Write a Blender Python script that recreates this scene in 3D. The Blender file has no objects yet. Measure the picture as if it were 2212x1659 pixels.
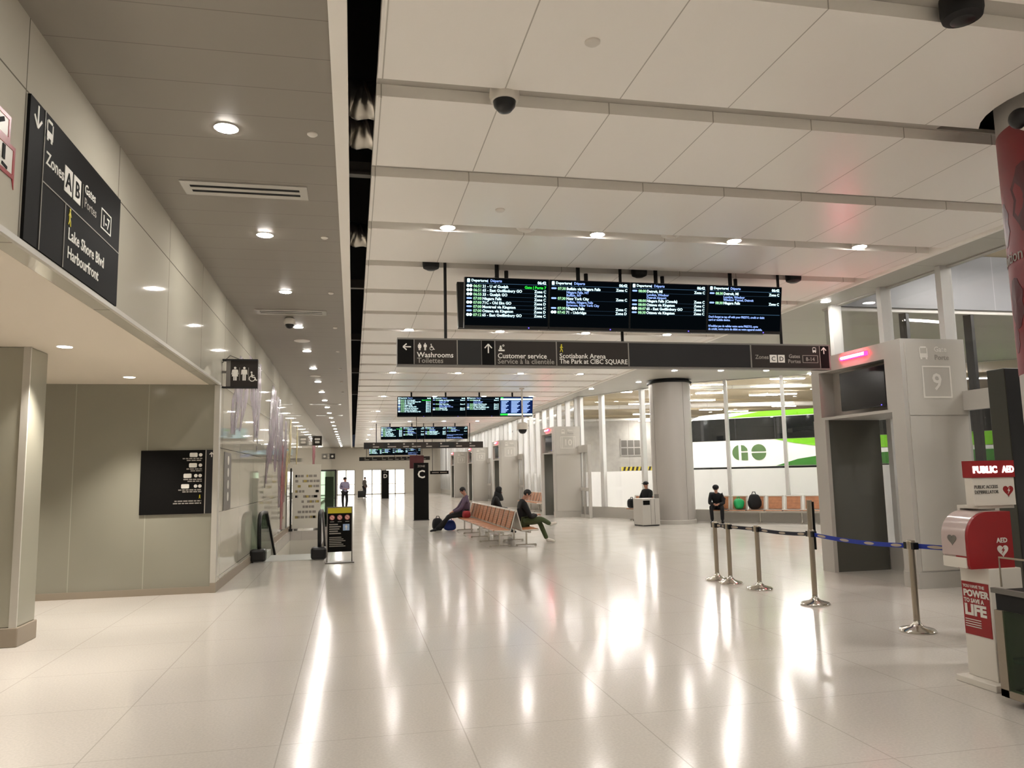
import bpy, bmesh, math, random
from mathutils import Vector, Matrix
random.seed(7)
sc = bpy.context.scene
COL = sc.collection
PI = math.pi

# ------------------------------------------------------------------ camera, world, exposure
cd = bpy.data.cameras.new('camera'); cam = bpy.data.objects.new('camera', cd); COL.objects.link(cam)
cd.sensor_fit = 'HORIZONTAL'; cd.sensor_width = 36.0; cd.lens = 1650 / 2212 * 36; cd.clip_start = 0.05; cd.clip_end = 400
rt = Vector((0.97905213, -0.20263914, -0.01985699)); up = -Vector((0.0045524, 0.11928612, -0.99284948)); fw = Vector((0.20355883, 0.97196101, 0.11770983))
cam.matrix_world = Matrix(((rt.x, up.x, -fw.x, 0), (rt.y, up.y, -fw.y, 0), (rt.z, up.z, -fw.z, 1.7), (0, 0, 0, 1)))
sc.camera = cam
w = bpy.data.worlds.new('night'); sc.world = w; w.use_nodes = True
w.node_tree.nodes['Background'].inputs[0].default_value = (0.02, 0.022, 0.03, 1)
w.node_tree.nodes['Background'].inputs[1].default_value = 1.0
sc.view_settings.view_transform = 'Standard'; sc.view_settings.look = 'None'; sc.view_settings.gamma = 1; sc.view_settings.exposure = 0.26
DOWN = 262.0      # radiance of the recessed downlights
BAY = 215.0        # radiance of the bus bay strip lights

# ------------------------------------------------------------------ materials
def lin(v):
    v /= 255.0
    return v / 12.92 if v <= 0.04045 else ((v + 0.055) / 1.055) ** 2.4
def rgb(r, g, b): return (lin(r), lin(g), lin(b), 1)
def mat(name, col, rough=0.5, metal=0.0, spec=0.5, emit=None, strength=0.0, coat=0.0, coat_rough=0.05, alpha=None):
    m = bpy.data.materials.new(name); m.use_nodes = True
    b = m.node_tree.nodes['Principled BSDF']
    b.inputs['Base Color'].default_value = rgb(*col)
    b.inputs['Roughness'].default_value = rough; b.inputs['Metallic'].default_value = metal
    b.inputs['Specular IOR Level'].default_value = spec
    if coat: b.inputs['Coat Weight'].default_value = coat; b.inputs['Coat Roughness'].default_value = coat_rough
    if emit: b.inputs['Emission Color'].default_value = rgb(*emit); b.inputs['Emission Strength'].default_value = strength
    return m
def N(nt, t, **kw):
    n = nt.nodes.new(t)
    for k, v in kw.items(): setattr(n, k, v)
    return n
def math_(nt, op, a, b=None):
    n = N(nt, 'ShaderNodeMath', operation=op)
    for i, v in enumerate((a, b)):
        if v is None: continue
        if hasattr(v, 'is_linked'): nt.links.new(v, n.inputs[i])
        else: n.inputs[i].default_value = v
    return n.outputs[0]
def joint(nt, comp, spacing, off, width):
    a = math_(nt, 'DIVIDE', math_(nt, 'SUBTRACT', comp, off), spacing)
    f = math_(nt, 'ABSOLUTE', math_(nt, 'SUBTRACT', math_(nt, 'FRACT', a), 0.5))
    return math_(nt, 'GREATER_THAN', f, 0.5 - width / (2 * spacing))
def xyz(nt):
    tc = N(nt, 'ShaderNodeTexCoord'); s = N(nt, 'ShaderNodeSeparateXYZ'); nt.links.new(tc.outputs['Object'], s.inputs[0])
    return tc.outputs['Object'], s.outputs
def mixc(nt, fac, a, b):
    n = N(nt, 'ShaderNodeMix', data_type='RGBA')
    for s, v in ((n.inputs[0], fac), (n.inputs[6], a), (n.inputs[7], b)):
        if hasattr(v, 'is_linked'): nt.links.new(v, s)
        else: s.default_value = v
    return n.outputs[2]
def seamed(name, col, line, seams, rough=0.4, metal=0.0, spec=0.5, coat=0.0, speck=0.0, speck_scale=40, rough_var=0.0, coat_rough=0.05):
    """a surface with joints: seams = [(axis, spacing, offset, width)]"""
    m = mat(name, col, rough, metal, spec, coat=coat, coat_rough=coat_rough); nt = m.node_tree; b = nt.nodes['Principled BSDF']
    co, ax = xyz(nt); base = rgb(*col)
    out = base
    if speck:
        nz = N(nt, 'ShaderNodeTexNoise'); nz.inputs['Scale'].default_value = speck_scale; nz.inputs['Detail'].default_value = 4
        nt.links.new(co, nz.inputs['Vector'])
        dark = tuple(c * (1 - speck) for c in base[:3]) + (1,); lite = tuple(min(1, c * (1 + speck)) for c in base[:3]) + (1,)
        r = N(nt, 'ShaderNodeMapRange'); r.inputs[1].default_value = 0.35; r.inputs[2].default_value = 0.65
        nt.links.new(nz.outputs[0], r.inputs[0]); out = mixc(nt, r.outputs[0], dark, lite)
    if seams:
        msk = None
        for a, sp, of, wd in seams:
            j = joint(nt, ax[a], sp, of, wd); msk = j if msk is None else math_(nt, 'MAXIMUM', msk, j)
        out = mixc(nt, msk, out, rgb(*line))
    if hasattr(out, 'is_linked'): nt.links.new(out, b.inputs['Base Color'])
    if rough_var:
        nz = N(nt, 'ShaderNodeTexNoise'); nz.inputs['Scale'].default_value = 1.3; nt.links.new(co, nz.inputs['Vector'])
        r = N(nt, 'ShaderNodeMapRange'); r.inputs[3].default_value = rough - rough_var; r.inputs[4].default_value = rough + rough_var
        nt.links.new(nz.outputs[0], r.inputs[0]); nt.links.new(r.outputs[0], b.inputs['Roughness'])
    return m
def glow(name, col, strength):
    m = bpy.data.materials.new(name); m.use_nodes = True; nt = m.node_tree; nt.nodes.clear()
    e = N(nt, 'ShaderNodeEmission'); o = N(nt, 'ShaderNodeOutputMaterial'); nt.links.new(e.outputs[0], o.inputs[0])
    e.inputs[0].default_value = rgb(*col); e.inputs[1].default_value = strength
    return m
def glass(name, tint=(246, 246, 246), ior=1.45, rough=0.0):
    m = bpy.data.materials.new(name); m.use_nodes = True; nt = m.node_tree; nt.nodes.clear()
    t = N(nt, 'ShaderNodeBsdfTransparent'); g = N(nt, 'ShaderNodeBsdfGlossy'); f = N(nt, 'ShaderNodeLayerWeight'); x = N(nt, 'ShaderNodeMixShader'); o = N(nt, 'ShaderNodeOutputMaterial')
    t.inputs[0].default_value = rgb(*tint); g.inputs['Roughness'].default_value = rough; f.inputs[0].default_value = 0.5
    k = math_(nt, 'ADD', math_(nt, 'MULTIPLY', math_(nt, 'POWER', f.outputs['Facing'], 5.0), 0.9), 0.035)
    nt.links.new(k, x.inputs[0]); nt.links.new(t.outputs[0], x.inputs[1]); nt.links.new(g.outputs[0], x.inputs[2]); nt.links.new(x.outputs[0], o.inputs[0])
    return m
def frost(name, col, clear=0.12):
    m = bpy.data.materials.new(name); m.use_nodes = True; nt = m.node_tree; nt.nodes.clear()
    t = N(nt, 'ShaderNodeBsdfTranslucent'); d = N(nt, 'ShaderNodeBsdfDiffuse'); p = N(nt, 'ShaderNodeBsdfTransparent')
    a = N(nt, 'ShaderNodeMixShader'); b = N(nt, 'ShaderNodeMixShader'); o = N(nt, 'ShaderNodeOutputMaterial')
    t.inputs[0].default_value = rgb(*col); d.inputs[0].default_value = rgb(*col)
    a.inputs[0].default_value = 0.35; b.inputs[0].default_value = clear
    nt.links.new(t.outputs[0], a.inputs[1]); nt.links.new(d.outputs[0], a.inputs[2]); nt.links.new(a.outputs[0], b.inputs[1]); nt.links.new(p.outputs[0], b.inputs[2]); nt.links.new(b.outputs[0], o.inputs[0])
    return m

M = {}
M['floor'] = seamed('terrazzo', (211, 205, 197), (188, 181, 172), [(0, 1.19, 0.74, 0.009), (1, 1.19, 0.6, 0.007)], rough=0.15, spec=0.62, speck=0.05, speck_scale=55, rough_var=0.03)
M['ceil_left'] = seamed('grey_metal_ceiling', (150, 144, 134), (124, 118, 110), [(1, 0.487, 4.87, 0.010)], rough=0.42, metal=0.25)
M['panel'] = seamed('ceiling_panel', (247, 243, 236), (186, 180, 170), [(0, 0.948, 1.155, 0.010)], rough=0.30, spec=0.5)
M['groove'] = mat('ceiling_groove', (190, 185, 176), 0.6)
M['cream'] = mat('cream_trim', (250, 246, 238), 0.5)
M['soffit'] = seamed('grey_soffit', (186, 183, 174), (150, 147, 139), [(1, 1.37, 1.65, 0.01)], rough=0.45, metal=0.05)
M['wall'] = seamed('back_painted_glass', (200, 195, 180), (118, 113, 102), [(1, 1.97, 5.165, 0.012), (2, 1.0, 4.21 - 4, 0.012)], rough=0.04, spec=0.55)
M['wall_plain'] = mat('plain_wall', (200, 193, 180), 0.55)
M['recess'] = seamed('grey_green_glass_wall', (148, 145, 131), (172, 168, 152), [(0, 1.03, -3.09, 0.012)], rough=0.16, spec=0.5)
M['pillar'] = mat('grey_green_cladding', (160, 157, 142), 0.2)
M['pillar_edge'] = mat('pale_corner_trim', (190, 186, 176), 0.35)
M['base'] = mat('stone_base', (150, 138, 122), 0.5)
M['soffit_cream'] = mat('painted_soffit', (222, 211, 194), 0.6)
M['black'] = mat('black_plastic', (12, 12, 12), 0.35)
M['matte_black'] = mat('matte_black', (16, 15, 15), 0.7)
M['plenum'] = mat('plenum_black', (9, 9, 9), 0.9)
M['sign_dark'] = mat('dark_sign_face', (22, 21, 20), 0.6, spec=0.06)
M['sign_grey'] = mat('charcoal_sign_face', (54, 50, 47), 0.6, spec=0.1)
M['ink'] = mat('white_lettering', (226, 222, 214), 0.5)
M['ink_dim'] = mat('grey_lettering', (150, 144, 136), 0.5)
M['yellow'] = mat('yellow_lettering', (205, 190, 30), 0.5)
M['frame_grey'] = mat('sign_frame_grey', (110, 106, 100), 0.4)
M['alu'] = mat('brushed_aluminium', (216, 215, 212), 0.3, 0.15)
M['gate'] = mat('gate_grey_metal', (188, 184, 177), 0.4, 0.1)
M['gate_face'] = mat('gate_glass_panel', (196, 192, 184), 0.15)
M['gate_dark'] = mat('gate_dark_glass', (92, 91, 84), 0.08)
M['screen_off'] = mat('dark_screen', (14, 15, 18), 0.15)
M['concrete_col'] = mat('column_cladding', (176, 171, 165), 0.42, 0.1)
M['clear'] = glass('clear_glass')
M['green_glass'] = glass('pale_green_glass', (205, 222, 208))
M['frost'] = frost('frosted_film', (246, 245, 243))
M['steel'] = mat('satin_steel', (178, 168, 152), 0.28, 0.9)
M['chrome'] = mat('chrome_metal', (205, 200, 192), 0.14, 1.0)
M['belt_blue'] = mat('blue_belt', (28, 52, 150), 0.7)
M['belt_black'] = mat('navy_belt', (18, 20, 38), 0.7)
M['belt_logo'] = mat('pale_belt_mark', (178, 164, 148), 0.7)
M['red'] = mat('red_plastic', (150, 24, 30), 0.35)
M['red_dark'] = mat('deep_red_wrap', (120, 26, 30), 0.45)
M['red_shade'] = mat('maroon_graphic', (78, 20, 26), 0.45)
M['white'] = mat('white_plastic', (226, 220, 210), 0.4)
M['pinkish'] = mat('clear_cover', (196, 178, 174), 0.18)
M['lamp'] = glow('downlight_glow', (255, 250, 243), DOWN)
M['recess_lamp'] = glow('recess_light_glow', (255, 246, 232), 9.0)
M['bay_lamp'] = glow('strip_light_glow', (255, 251, 246), BAY)
M['led_red'] = glow('red_led', (255, 14, 44), 26.0)
M['led_core'] = glow('pale_led', (255, 190, 205), 26.0)
M['led_blue'] = glow('blue_standby_led', (110, 90, 255), 2.0)
M['lit_white'] = glow('lit_sign_white', (255, 250, 240), 3.0)
M['scr_white'] = glow('screen_text', (205, 245, 250), 1.9)
M['scr_blue'] = glow('screen_text_blue', (150, 180, 250), 1.3)
M['scr_green'] = glow('screen_time', (170, 232, 178), 1.3)
M['scr_gate'] = glow('screen_gate', (50, 235, 70), 1.3)
M['scr_line'] = glow('screen_rule', (90, 130, 165), 0.45)
M['scr_back'] = glow('screen_black', (4, 7, 10), 1.0)
M['scr_navy'] = glow('screen_navy', (20, 40, 90), 0.8)
M['wood'] = seamed('slatted_wood', (186, 126, 86), (120, 76, 48), [(2, 0.05, 0.0, 0.006)], rough=0.4, speck=0.12, speck_scale=9)
M['bench_grey'] = mat('bench_frame_grey', (208, 203, 194), 0.4, 0.2)
M['skin'] = mat('skin', (178, 128, 106), 0.55)
M['hair'] = mat('dark_hair', (20, 16, 14), 0.6)
M['cloth_black'] = mat('black_cloth', (15, 15, 17), 0.85)
M['cloth_green'] = mat('olive_cloth', (70, 80, 48), 0.85)
M['cloth_plum'] = mat('plum_cloth', (92, 76, 96), 0.85)
M['cloth_red'] = mat('red_cloth', (150, 40, 46), 0.8)
M['cloth_lilac'] = mat('lilac_cloth', (140, 136, 160), 0.85)
M['cloth_grey'] = mat('grey_cloth', (92, 86, 80), 0.85)
M['shoe_white'] = mat('white_shoe', (214, 206, 196), 0.6)
M['bag_blue'] = mat('blue_bag', (28, 52, 128), 0.5)
M['bag_green'] = mat('green_bag', (30, 170, 96), 0.5)
M['foil'] = mat('silver_duct_foil', (205, 200, 190), 0.28, 0.9)
M['bus_white'] = mat('bus_white_paint', (236, 236, 230), 0.25, coat=0.5)
M['bus_green'] = mat('bus_lime_paint', (118, 190, 36), 0.25, coat=0.5)
M['bus_deep'] = mat('bus_green_paint', (58, 122, 46), 0.25, coat=0.5)
M['bus_glass'] = mat('bus_dark_glass', (20, 22, 22), 0.06)
M['logo'] = mat('logo_green', (84, 112, 70), 0.4)
M['rubber'] = mat('black_rubber', (14, 14, 14), 0.8)
M['bay_ceiling'] = mat('bay_ceiling_tan', (178, 163, 134), 0.8)
M['bay_wall'] = seamed('bay_concrete', (188, 184, 176), (160, 156, 148), [(0, 2.4, 0, 0.03)], rough=0.8, speck=0.06, speck_scale=3)
M['bay_floor'] = mat('bay_asphalt', (166, 165, 162), 0.8)
M['pale_panel'] = seamed('pale_metal_panel', (128, 128, 131), (150, 150, 152), [(0, 1.25, 11.55, 0.02)], rough=0.4)
M['dark_frame'] = mat('dark_window_frame', (26, 25, 24), 0.4)
M['end_light'] = glow('lit_vestibule', (255, 249, 236), 2.6)
def wash(name, col, lo=.35, hi=.62):
    m = mat(name, col, .3); nt = m.node_tree; b = nt.nodes['Principled BSDF']; co, ax = xyz(nt)
    mp = N(nt, 'ShaderNodeMapping'); mp.inputs['Scale'].default_value = (2.6, 2.6, .7); nt.links.new(co, mp.inputs[0])
    nz = N(nt, 'ShaderNodeTexNoise'); nz.inputs['Scale'].default_value = 2.2; nz.inputs['Detail'].default_value = 5; nt.links.new(mp.outputs[0], nz.inputs['Vector'])
    r = N(nt, 'ShaderNodeMapRange'); r.inputs[1].default_value = lo; r.inputs[2].default_value = hi; r.inputs[3].default_value = .12; r.inputs[4].default_value = .95
    nt.links.new(nz.outputs[0], r.inputs[0]); nt.links.new(r.outputs[0], b.inputs['Alpha']); return m
M['lilac'] = wash('lilac_ink', (138, 116, 130))
M['plum'] = mat('plum_ink', (96, 78, 86), 0.25)
M['pinkred'] = wash('crimson_ink', (170, 60, 80))
M['straw'] = wash('straw_ink', (206, 186, 110))
M['tile_white'] = mat('white_well_panel', (226, 222, 210), 0.3)

# ------------------------------------------------------------------ mesh helpers
class MB:
    def __init__(s): s.bm = bmesh.new()
    def box(s, x0, x1, y0, y1, z0, z1, bev=0.0, mtx=None):
        r = bmesh.ops.create_cube(s.bm, size=1)
        v = r['verts']
        for q in v:
            q.co = Vector((x0 + (q.co.x + .5) * (x1 - x0), y0 + (q.co.y + .5) * (y1 - y0), z0 + (q.co.z + .5) * (z1 - z0)))
        if bev:
            e = {ed for q in v for ed in q.link_edges}
            rr = bmesh.ops.bevel(s.bm, geom=list(e), offset=bev, segments=2, affect='EDGES', profile=0.5)
            v = list({q for f in rr['faces'] for q in f.verts} | {q for q in v if q.is_valid})
        if mtx is not None: bmesh.ops.transform(s.bm, matrix=mtx, verts=[q for q in v if q.is_valid])
        return s
    def cyl(s, p0, p1, r, n=16, r2=None):
        p0, p1 = Vector(p0), Vector(p1); d = p1 - p0
        m = Matrix.Translation((p0 + p1) / 2) @ d.to_track_quat('Z', 'Y').to_matrix().to_4x4()
        bmesh.ops.create_cone(s.bm, cap_ends=True, segments=n, radius1=r, radius2=r if r2 is None else r2, depth=d.length, matrix=m)
        return s
    def sphere(s, c, r, n=16):
        if not hasattr(r, '__len__'): r = (r, r, r)
        m = Matrix.Translation(c) @ Matrix.Diagonal((r[0], r[1], r[2], 1))
        bmesh.ops.create_uvsphere(s.bm, u_segments=n, v_segments=max(6, n // 2), radius=1, matrix=m)
        return s
    def lathe(s, prof, n=24, o=(0, 0, 0)):
        rings = []
        for r, z in prof:
            rings.append([s.bm.verts.new((o[0] + r * math.cos(2 * PI * k / n), o[1] + r * math.sin(2 * PI * k / n), o[2] + z)) for k in range(n)])
        for a, b in zip(rings, rings[1:]):
            for k in range(n): s.bm.faces.new((a[k], a[(k + 1) % n], b[(k + 1) % n], b[k]))
        s.bm.faces.new(rings[0][::-1]); s.bm.faces.new(rings[-1])
        return s
    def prism(s, pts, a, b, plane='xz'):
        """extrude a 2D polygon between a and b along the axis left over"""
        if plane == 'xz' and abs(a - b) < .0125: s.k = getattr(s, 'k', 0) + 1; a -= .00002 * (s.k % 60)
        def P(u, v, t): return {'xz': (u, t, v), 'xy': (u, v, t), 'yz': (t, u, v)}[plane]
        A = [s.bm.verts.new(P(u, v, a)) for u, v in pts]; B = [s.bm.verts.new(P(u, v, b)) for u, v in pts]
        f1 = s.bm.faces.new(A); f2 = s.bm.faces.new(B[::-1]); n = len(pts); fs = [f1, f2]
        for k in range(n): fs.append(s.bm.faces.new((A[(k + 1) % n], A[k], B[k], B[(k + 1) % n])))
        bmesh.ops.recalc_face_normals(s.bm, faces=fs)
        return s
    def tube(s, pts, r, n=10, closed=False):
        pts = [Vector(p) for p in pts]; rings = []; m = len(pts); prev = None
        for i, p in enumerate(pts):
            if closed: d = pts[(i + 1) % m] - pts[i - 1]
            else: d = pts[min(i + 1, m - 1)] - pts[max(i - 1, 0)]
            d.normalize()
            if prev is None: x = d.orthogonal().normalized()
            else: x = (prev - d * prev.dot(d)).normalized()
            prev = x; y = d.cross(x); rr = r[i] if hasattr(r, '__len__') else r
            rings.append([s.bm.verts.new(p + rr * (x * math.cos(2 * PI * k / n) + y * math.sin(2 * PI * k / n))) for k in range(n)])
        rg = rings + ([rings[0]] if closed else [])
        for a, b in zip(rg, rg[1:]):
            for k in range(n): s.bm.faces.new((a[k], a[(k + 1) % n], b[(k + 1) % n], b[k]))
        if not closed: s.bm.faces.new(rings[0][::-1]); s.bm.faces.new(rings[-1])
        return s
    # flat marks on a face that looks towards local -y
    def rect(s, x0, x1, z0, z1, y=0.0, t=0.004): return s.prism([(x0, z0), (x1, z0), (x1, z1), (x0, z1)], y - t, y)
    def bar(s, x0, z0, x1, z1, wd, y=0.0, t=0.004):
        d = Vector((x1 - x0, z1 - z0)); d.normalize(); q = Vector((-d.y, d.x)) * wd / 2
        return s.prism([(x0 + q.x, z0 + q.y), (x0 - q.x, z0 - q.y), (x1 - q.x, z1 - q.y), (x1 + q.x, z1 + q.y)], y - t, y)
    def disc(s, x, z, r, y=0.0, t=0.004, a0=0, a1=360, n=24):
        k = n if a1 - a0 == 360 else n + 1
        return s.prism([(x + r * math.cos(math.radians(a0 + (a1 - a0) * i / n)), z + r * math.sin(math.radians(a0 + (a1 - a0) * i / n))) for i in range(k)], y - t, y)
    def ring(s, x, z, r, wd, a0=0, a1=360, y=0.0, t=0.004, n=20):
        A = [math.radians(a0 + (a1 - a0) * i / n) for i in range(n + 1)]
        for p, q in zip(A, A[1:]):
            s.prism([(x + rr * math.cos(a), z + rr * math.sin(a)) for rr, a in ((r, p), (r + wd, p), (r + wd, q), (r, q))], y - t, y)
        return s
    def frame(s, x0, x1, z0, z1, wd, y=0.0, t=0.004):
        s.rect(x0, x1, z0, z0 + wd, y, t); s.rect(x0, x1, z1 - wd, z1, y, t); s.rect(x0, x0 + wd, z0 + wd, z1 - wd, y, t); return s.rect(x1 - wd, x1, z0 + wd, z1 - wd, y, t)
    def rrect(s, x0, x1, z0, z1, r, y=0.0, t=0.004):
        p = []
        for cx, cz, a in ((x1 - r, z1 - r, 0), (x0 + r, z1 - r, 90), (x0 + r, z0 + r, 180), (x1 - r, z0 + r, 270)):
            for k in range(5): p.append((cx + r * math.cos(math.radians(a + k * 22.5)), cz + r * math.sin(math.radians(a + k * 22.5))))
        return s.prism(p, y - t, y)
    def text(s, st, x, z, cap, al='LEFT', y=0.0, t=0.003, bold=0.0, sx=1.0):
        cu = bpy.data.curves.new('t', 'FONT'); cu.body = st; cu.size = cap / 0.70; cu.align_x = al; cu.extrude = t / 2; cu.offset = bold * cap; cu.resolution_u = 2
        ob = bpy.data.objects.new('t', cu); COL.objects.link(ob)
        me = bpy.data.meshes.new_from_object(ob.evaluated_get(bpy.context.evaluated_depsgraph_get()))
        for v in me.vertices: v.co = Vector((x + v.co.x * sx, y - t / 2 - v.co.z, z + v.co.y))
        s.bm.from_mesh(me); bpy.data.meshes.remove(me); bpy.data.objects.remove(ob); bpy.data.curves.remove(cu)
        return s
    def mapv(s, f):
        for v in s.bm.verts: v.co = Vector(f(v.co))
        return s
    def build(s, name, m, parent=None, smooth=False, angle=40):
        me = bpy.data.meshes.new(name); s.bm.to_mesh(me); s.bm.free()
        me.materials.append(m if not isinstance(m, str) else M[m])
        if smooth:
            for p in me.polygons: p.use_smooth = True
            me.set_sharp_from_angle(angle=math.radians(angle))
        o = bpy.data.objects.new(name, me); COL.objects.link(o)
        if parent is not None: o.parent = parent
        return o
def tag(o, label, cat, group=None):
    o['label'] = label; o['category'] = cat
    if group: o['group'] = group
    return o
def thing(name, label, cat, loc=(0, 0, 0), rz=0.0, group=None):
    o = bpy.data.objects.new(name, None); COL.objects.link(o); o.empty_display_size = 0.1
    o.location = loc; o.rotation_euler = (0, 0, math.radians(rz))
    return tag(o, label, cat, group)
def struct(mb, name, m, parent=None, smooth=False):
    o = mb.build(name, m, parent, smooth)
    if parent is None: o['kind'] = 'structure'
    return o
def dup(root, loc, rz=None, label=None):
    r = root.copy(); COL.objects.link(r); r.location = loc
    if rz is not None: r.rotation_euler = (0, 0, math.radians(rz))
    if label: r['label'] = label
    for ch in list(root.children):
        c = ch.copy(); COL.objects.link(c); c.parent = r
        for g in ch.children:
            d = g.copy(); COL.objects.link(d); d.parent = c
    return r
ORD = ['first', 'second', 'third', 'fourth', 'fifth', 'sixth', 'seventh', 'eighth', 'ninth', 'tenth', 'eleventh', 'twelfth', 'thirteenth', 'fourteenth', 'fifteenth', 'sixteenth', 'seventeenth', 'eighteenth', 'nineteenth', 'twentieth', 'twenty-first', 'twenty-second', 'twenty-third', 'twenty-fourth']

# pictograms, drawn on a face that looks towards local -y
def pic_arrow(m, x, z, h, d, wd=None):
    wd = wd or h * .13; v = {'up': (0, 1), 'down': (0, -1), 'left': (-1, 0), 'right': (1, 0)}[d]; q = (-v[1], v[0]); r = h / 2
    m.bar(x - v[0] * r, z - v[1] * r, x + v[0] * r * .94, z + v[1] * r * .94, wd)
    for s in (-1, 1): m.bar(x + v[0] * r, z + v[1] * r, x + v[0] * r * .1 + s * q[0] * r * .8, z + v[1] * r * .1 + s * q[1] * r * .8, wd)
def pic_bus(m, x, z, h):
    w_ = h * .36; b = z - h / 2; t = z + h / 2; k = h * .07
    m.rrect(x - w_ * .72, x + w_ * .72, t - h * .13, t, h * .06); m.rect(x - w_, x - w_ + k, b + h * .14, t - h * .1); m.rect(x + w_ - k, x + w_, b + h * .14, t - h * .1)
    m.rect(x - w_, x + w_, b + h * .14, b + h * .46)
    for s in (-1, 1): m.rect(x + s * w_ * .62 - h * .08, x + s * w_ * .62 + h * .08, b, b + h * .16)
def pic_man(m, x, z, h, dress=False):
    b = z - h / 2; m.disc(x, b + h * .92, h * .085)
    m.rrect(x - h * .15, x + h * .15, b + h * .45, b + h * .81, h * .05)
    if dress: m.prism([(x - h * .11, b + h * .7), (x + h * .11, b + h * .7), (x + h * .22, b + h * .3), (x - h * .22, b + h * .3)], -.004, 0)
    for s in (-1, 1):
        m.rect(x + s * h * .065 - h * .05, x + s * h * .065 + h * .05, b, b + h * .5); m.bar(x + s * h * .17, b + h * .78, x + s * h * (.22 if dress else .19), b + h * .44, h * .06)
def pic_wheel(m, x, z, h):
    b = z - h / 2; m.ring(x - h * .05, b + h * .3, h * .23, h * .08, 100, 380); m.disc(x - h * .12, b + h * .92, h * .09)
    m.bar(x - h * .1, b + h * .8, x - h * .06, b + h * .42, h * .12); m.bar(x - h * .1, b + h * .62, x + h * .16, b + h * .6, h * .08)
    m.bar(x - h * .08, b + h * .44, x + h * .2, b + h * .42, h * .1); m.bar(x + h * .2, b + h * .44, x + h * .32, b + h * .1, h * .1); m.bar(x + h * .3, b + h * .1, x + h * .44, b + h * .16, h * .08)
def pic_walk(m, x, z, h):
    b = z - h / 2; m.disc(x + h * .02, b + h * .93, h * .085); m.bar(x, b + h * .82, x - h * .03, b + h * .45, h * .15)
    m.bar(x - h * .03, b + h * .48, x + h * .12, b + h * .25, h * .09); m.bar(x + h * .12, b + h * .27, x + h * .15, b, h * .08)
    m.bar(x - h * .03, b + h * .48, x - h * .07, b + h * .25, h * .09); m.bar(x - h * .07, b + h * .26, x - h * .2, b + h * .03, h * .08)
    m.bar(x, b + h * .8, x + h * .2, b + h * .55, h * .06); m.bar(x, b + h * .8, x - h * .18, b + h * .55, h * .06)
def pic_desk(m, x, z, h):
    b = z - h / 2; m.rect(x - h * .45, x + h * .45, b, b + h * .22); m.disc(x - h * .12, b + h * .68, h * .13); m.rrect(x - h * .32, x + h * .08, b + h * .26, b + h * .54, h * .1); m.ring(x + h * .28, b + h * .82, h * .1, h * .05); m.rect(x + h * .26, x + h * .3, b + h * .78, b + h * .88)

# ------------------------------------------------------------------ structure: floor, ceilings, walls
YB, YE = -6.0, 78.5
fl = MB()
for x0, x1, y0, y1 in ((-9, 8.95, YB, 18.2), (-9, -2.0, 18.2, 26.4), (-0.55, 8.95, 18.2, 26.4), (-9, 8.95, 26.4, YE + 6)):
    fl.box(x0, x1, y0, y1, -0.3, 0)
POCK = [(8.95, 13.0), (22, 13.0), (22, 16.0), (11.3, 24.7), (10.3, 26.8), (9.55, 28.4), (8.95, 29.3)]
fl.prism(POCK, -0.3, 0, 'xy')
struct(fl, 'floor', 'floor')
# escalator well: white lining below the floor
wl = MB(); wl.box(-2.05, -2.0, 18.2, 26.4, -4, -0.301); wl.box(-0.55, -0.5, 18.2, 26.4, -4, -0.301); wl.box(-2.05, -0.5, 26.4, 26.45, -4, -0.301); wl.box(-2.05, -0.5, 18.15, 18.2, -4, -0.301); wl.box(-2.05, -0.5, 18.15, 26.45, -4.05, -4)
struct(wl, 'wall_well', 'tile_white')
# left ceiling
cl = MB(); cl.box(-2.06, -0.17, YB, YE, 4.70, 4.76); struct(cl, 'ceiling_left', 'ceil_left')
tr = MB(); tr.box(-0.17, -0.05, YB, YE, 4.672, 4.82); struct(tr, 'trim_1', 'cream')
# right ceiling: hanging panels, one strip per bay, with grooves between
G0, GP, GW = 8.99, 1.652, 0.27
pan = MB(); y = G0 - 9 * GP
while y < YE:
    a, b = y + GW / 2, min(y + GP - GW / 2, YE)
    cx, cy, r = 6.02, 5.06, .72
    if a < cy < b:
        h = math.sqrt(r * r - (b - cy) ** 2); t0 = math.atan2(b - cy, -h); t1 = math.atan2(b - cy, h) + 2 * PI
        arc = [(cx + r * math.cos(t0 + (t1 - t0) * k / 24), cy + r * math.sin(t0 + (t1 - t0) * k / 24)) for k in range(25)]
        pan.prism([(.17, a), (8.0, a), (8.0, b)] + arc[::-1] + [(.17, b)], 4.70, 4.80, 'xy')
    else: pan.box(.17, 8.0, a, b, 4.70, 4.80)
    pan.box(.185, .215, a + .015, b - .015, 4.692, 4.70)
    y += GP
struct(pan, 'ceiling', 'panel')
gr = MB(); gr.box(.17, 8.0, YB, 4.30, 4.802, 4.84); gr.box(.17, 5.28, 4.30, 5.80, 4.802, 4.84); gr.box(6.76, 8.0, 4.30, 5.80, 4.802, 4.84); gr.box(.17, 8.0, 5.80, YE, 4.802, 4.84)
struct(gr, 'ceiling_groove', 'groove')
t2 = MB(); t2.box(8.0, 8.06, YB, YE, 4.66, 4.86); struct(t2, 'trim_2', 'cream')
so = MB(); so.prism([(8.06, YB), (8.95, YB), (8.95, 13.0), (22, 13.0), (22, 16.0), (11.3, 24.7), (10.3, 26.8), (9.55, 28.4), (8.95, 29.3), (8.95, YE), (8.06, YE)], 4.75, 4.82, 'xy')
struct(so, 'ceiling_right', 'soffit')
# the dark void above the open slot between the two ceilings
vo = MB(); vo.box(-1.2, 1.6, YB, YE, 6.0, 6.05); vo.box(-1.25, -1.2, YB, YE, 4.76, 6.05); vo.box(1.6, 1.65, YB, YE, 4.845, 6.05); vo.box(1.66, 8.06, YB, YE, 5.0, 5.04)
struct(vo, 'ceiling_void', 'plenum')
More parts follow.
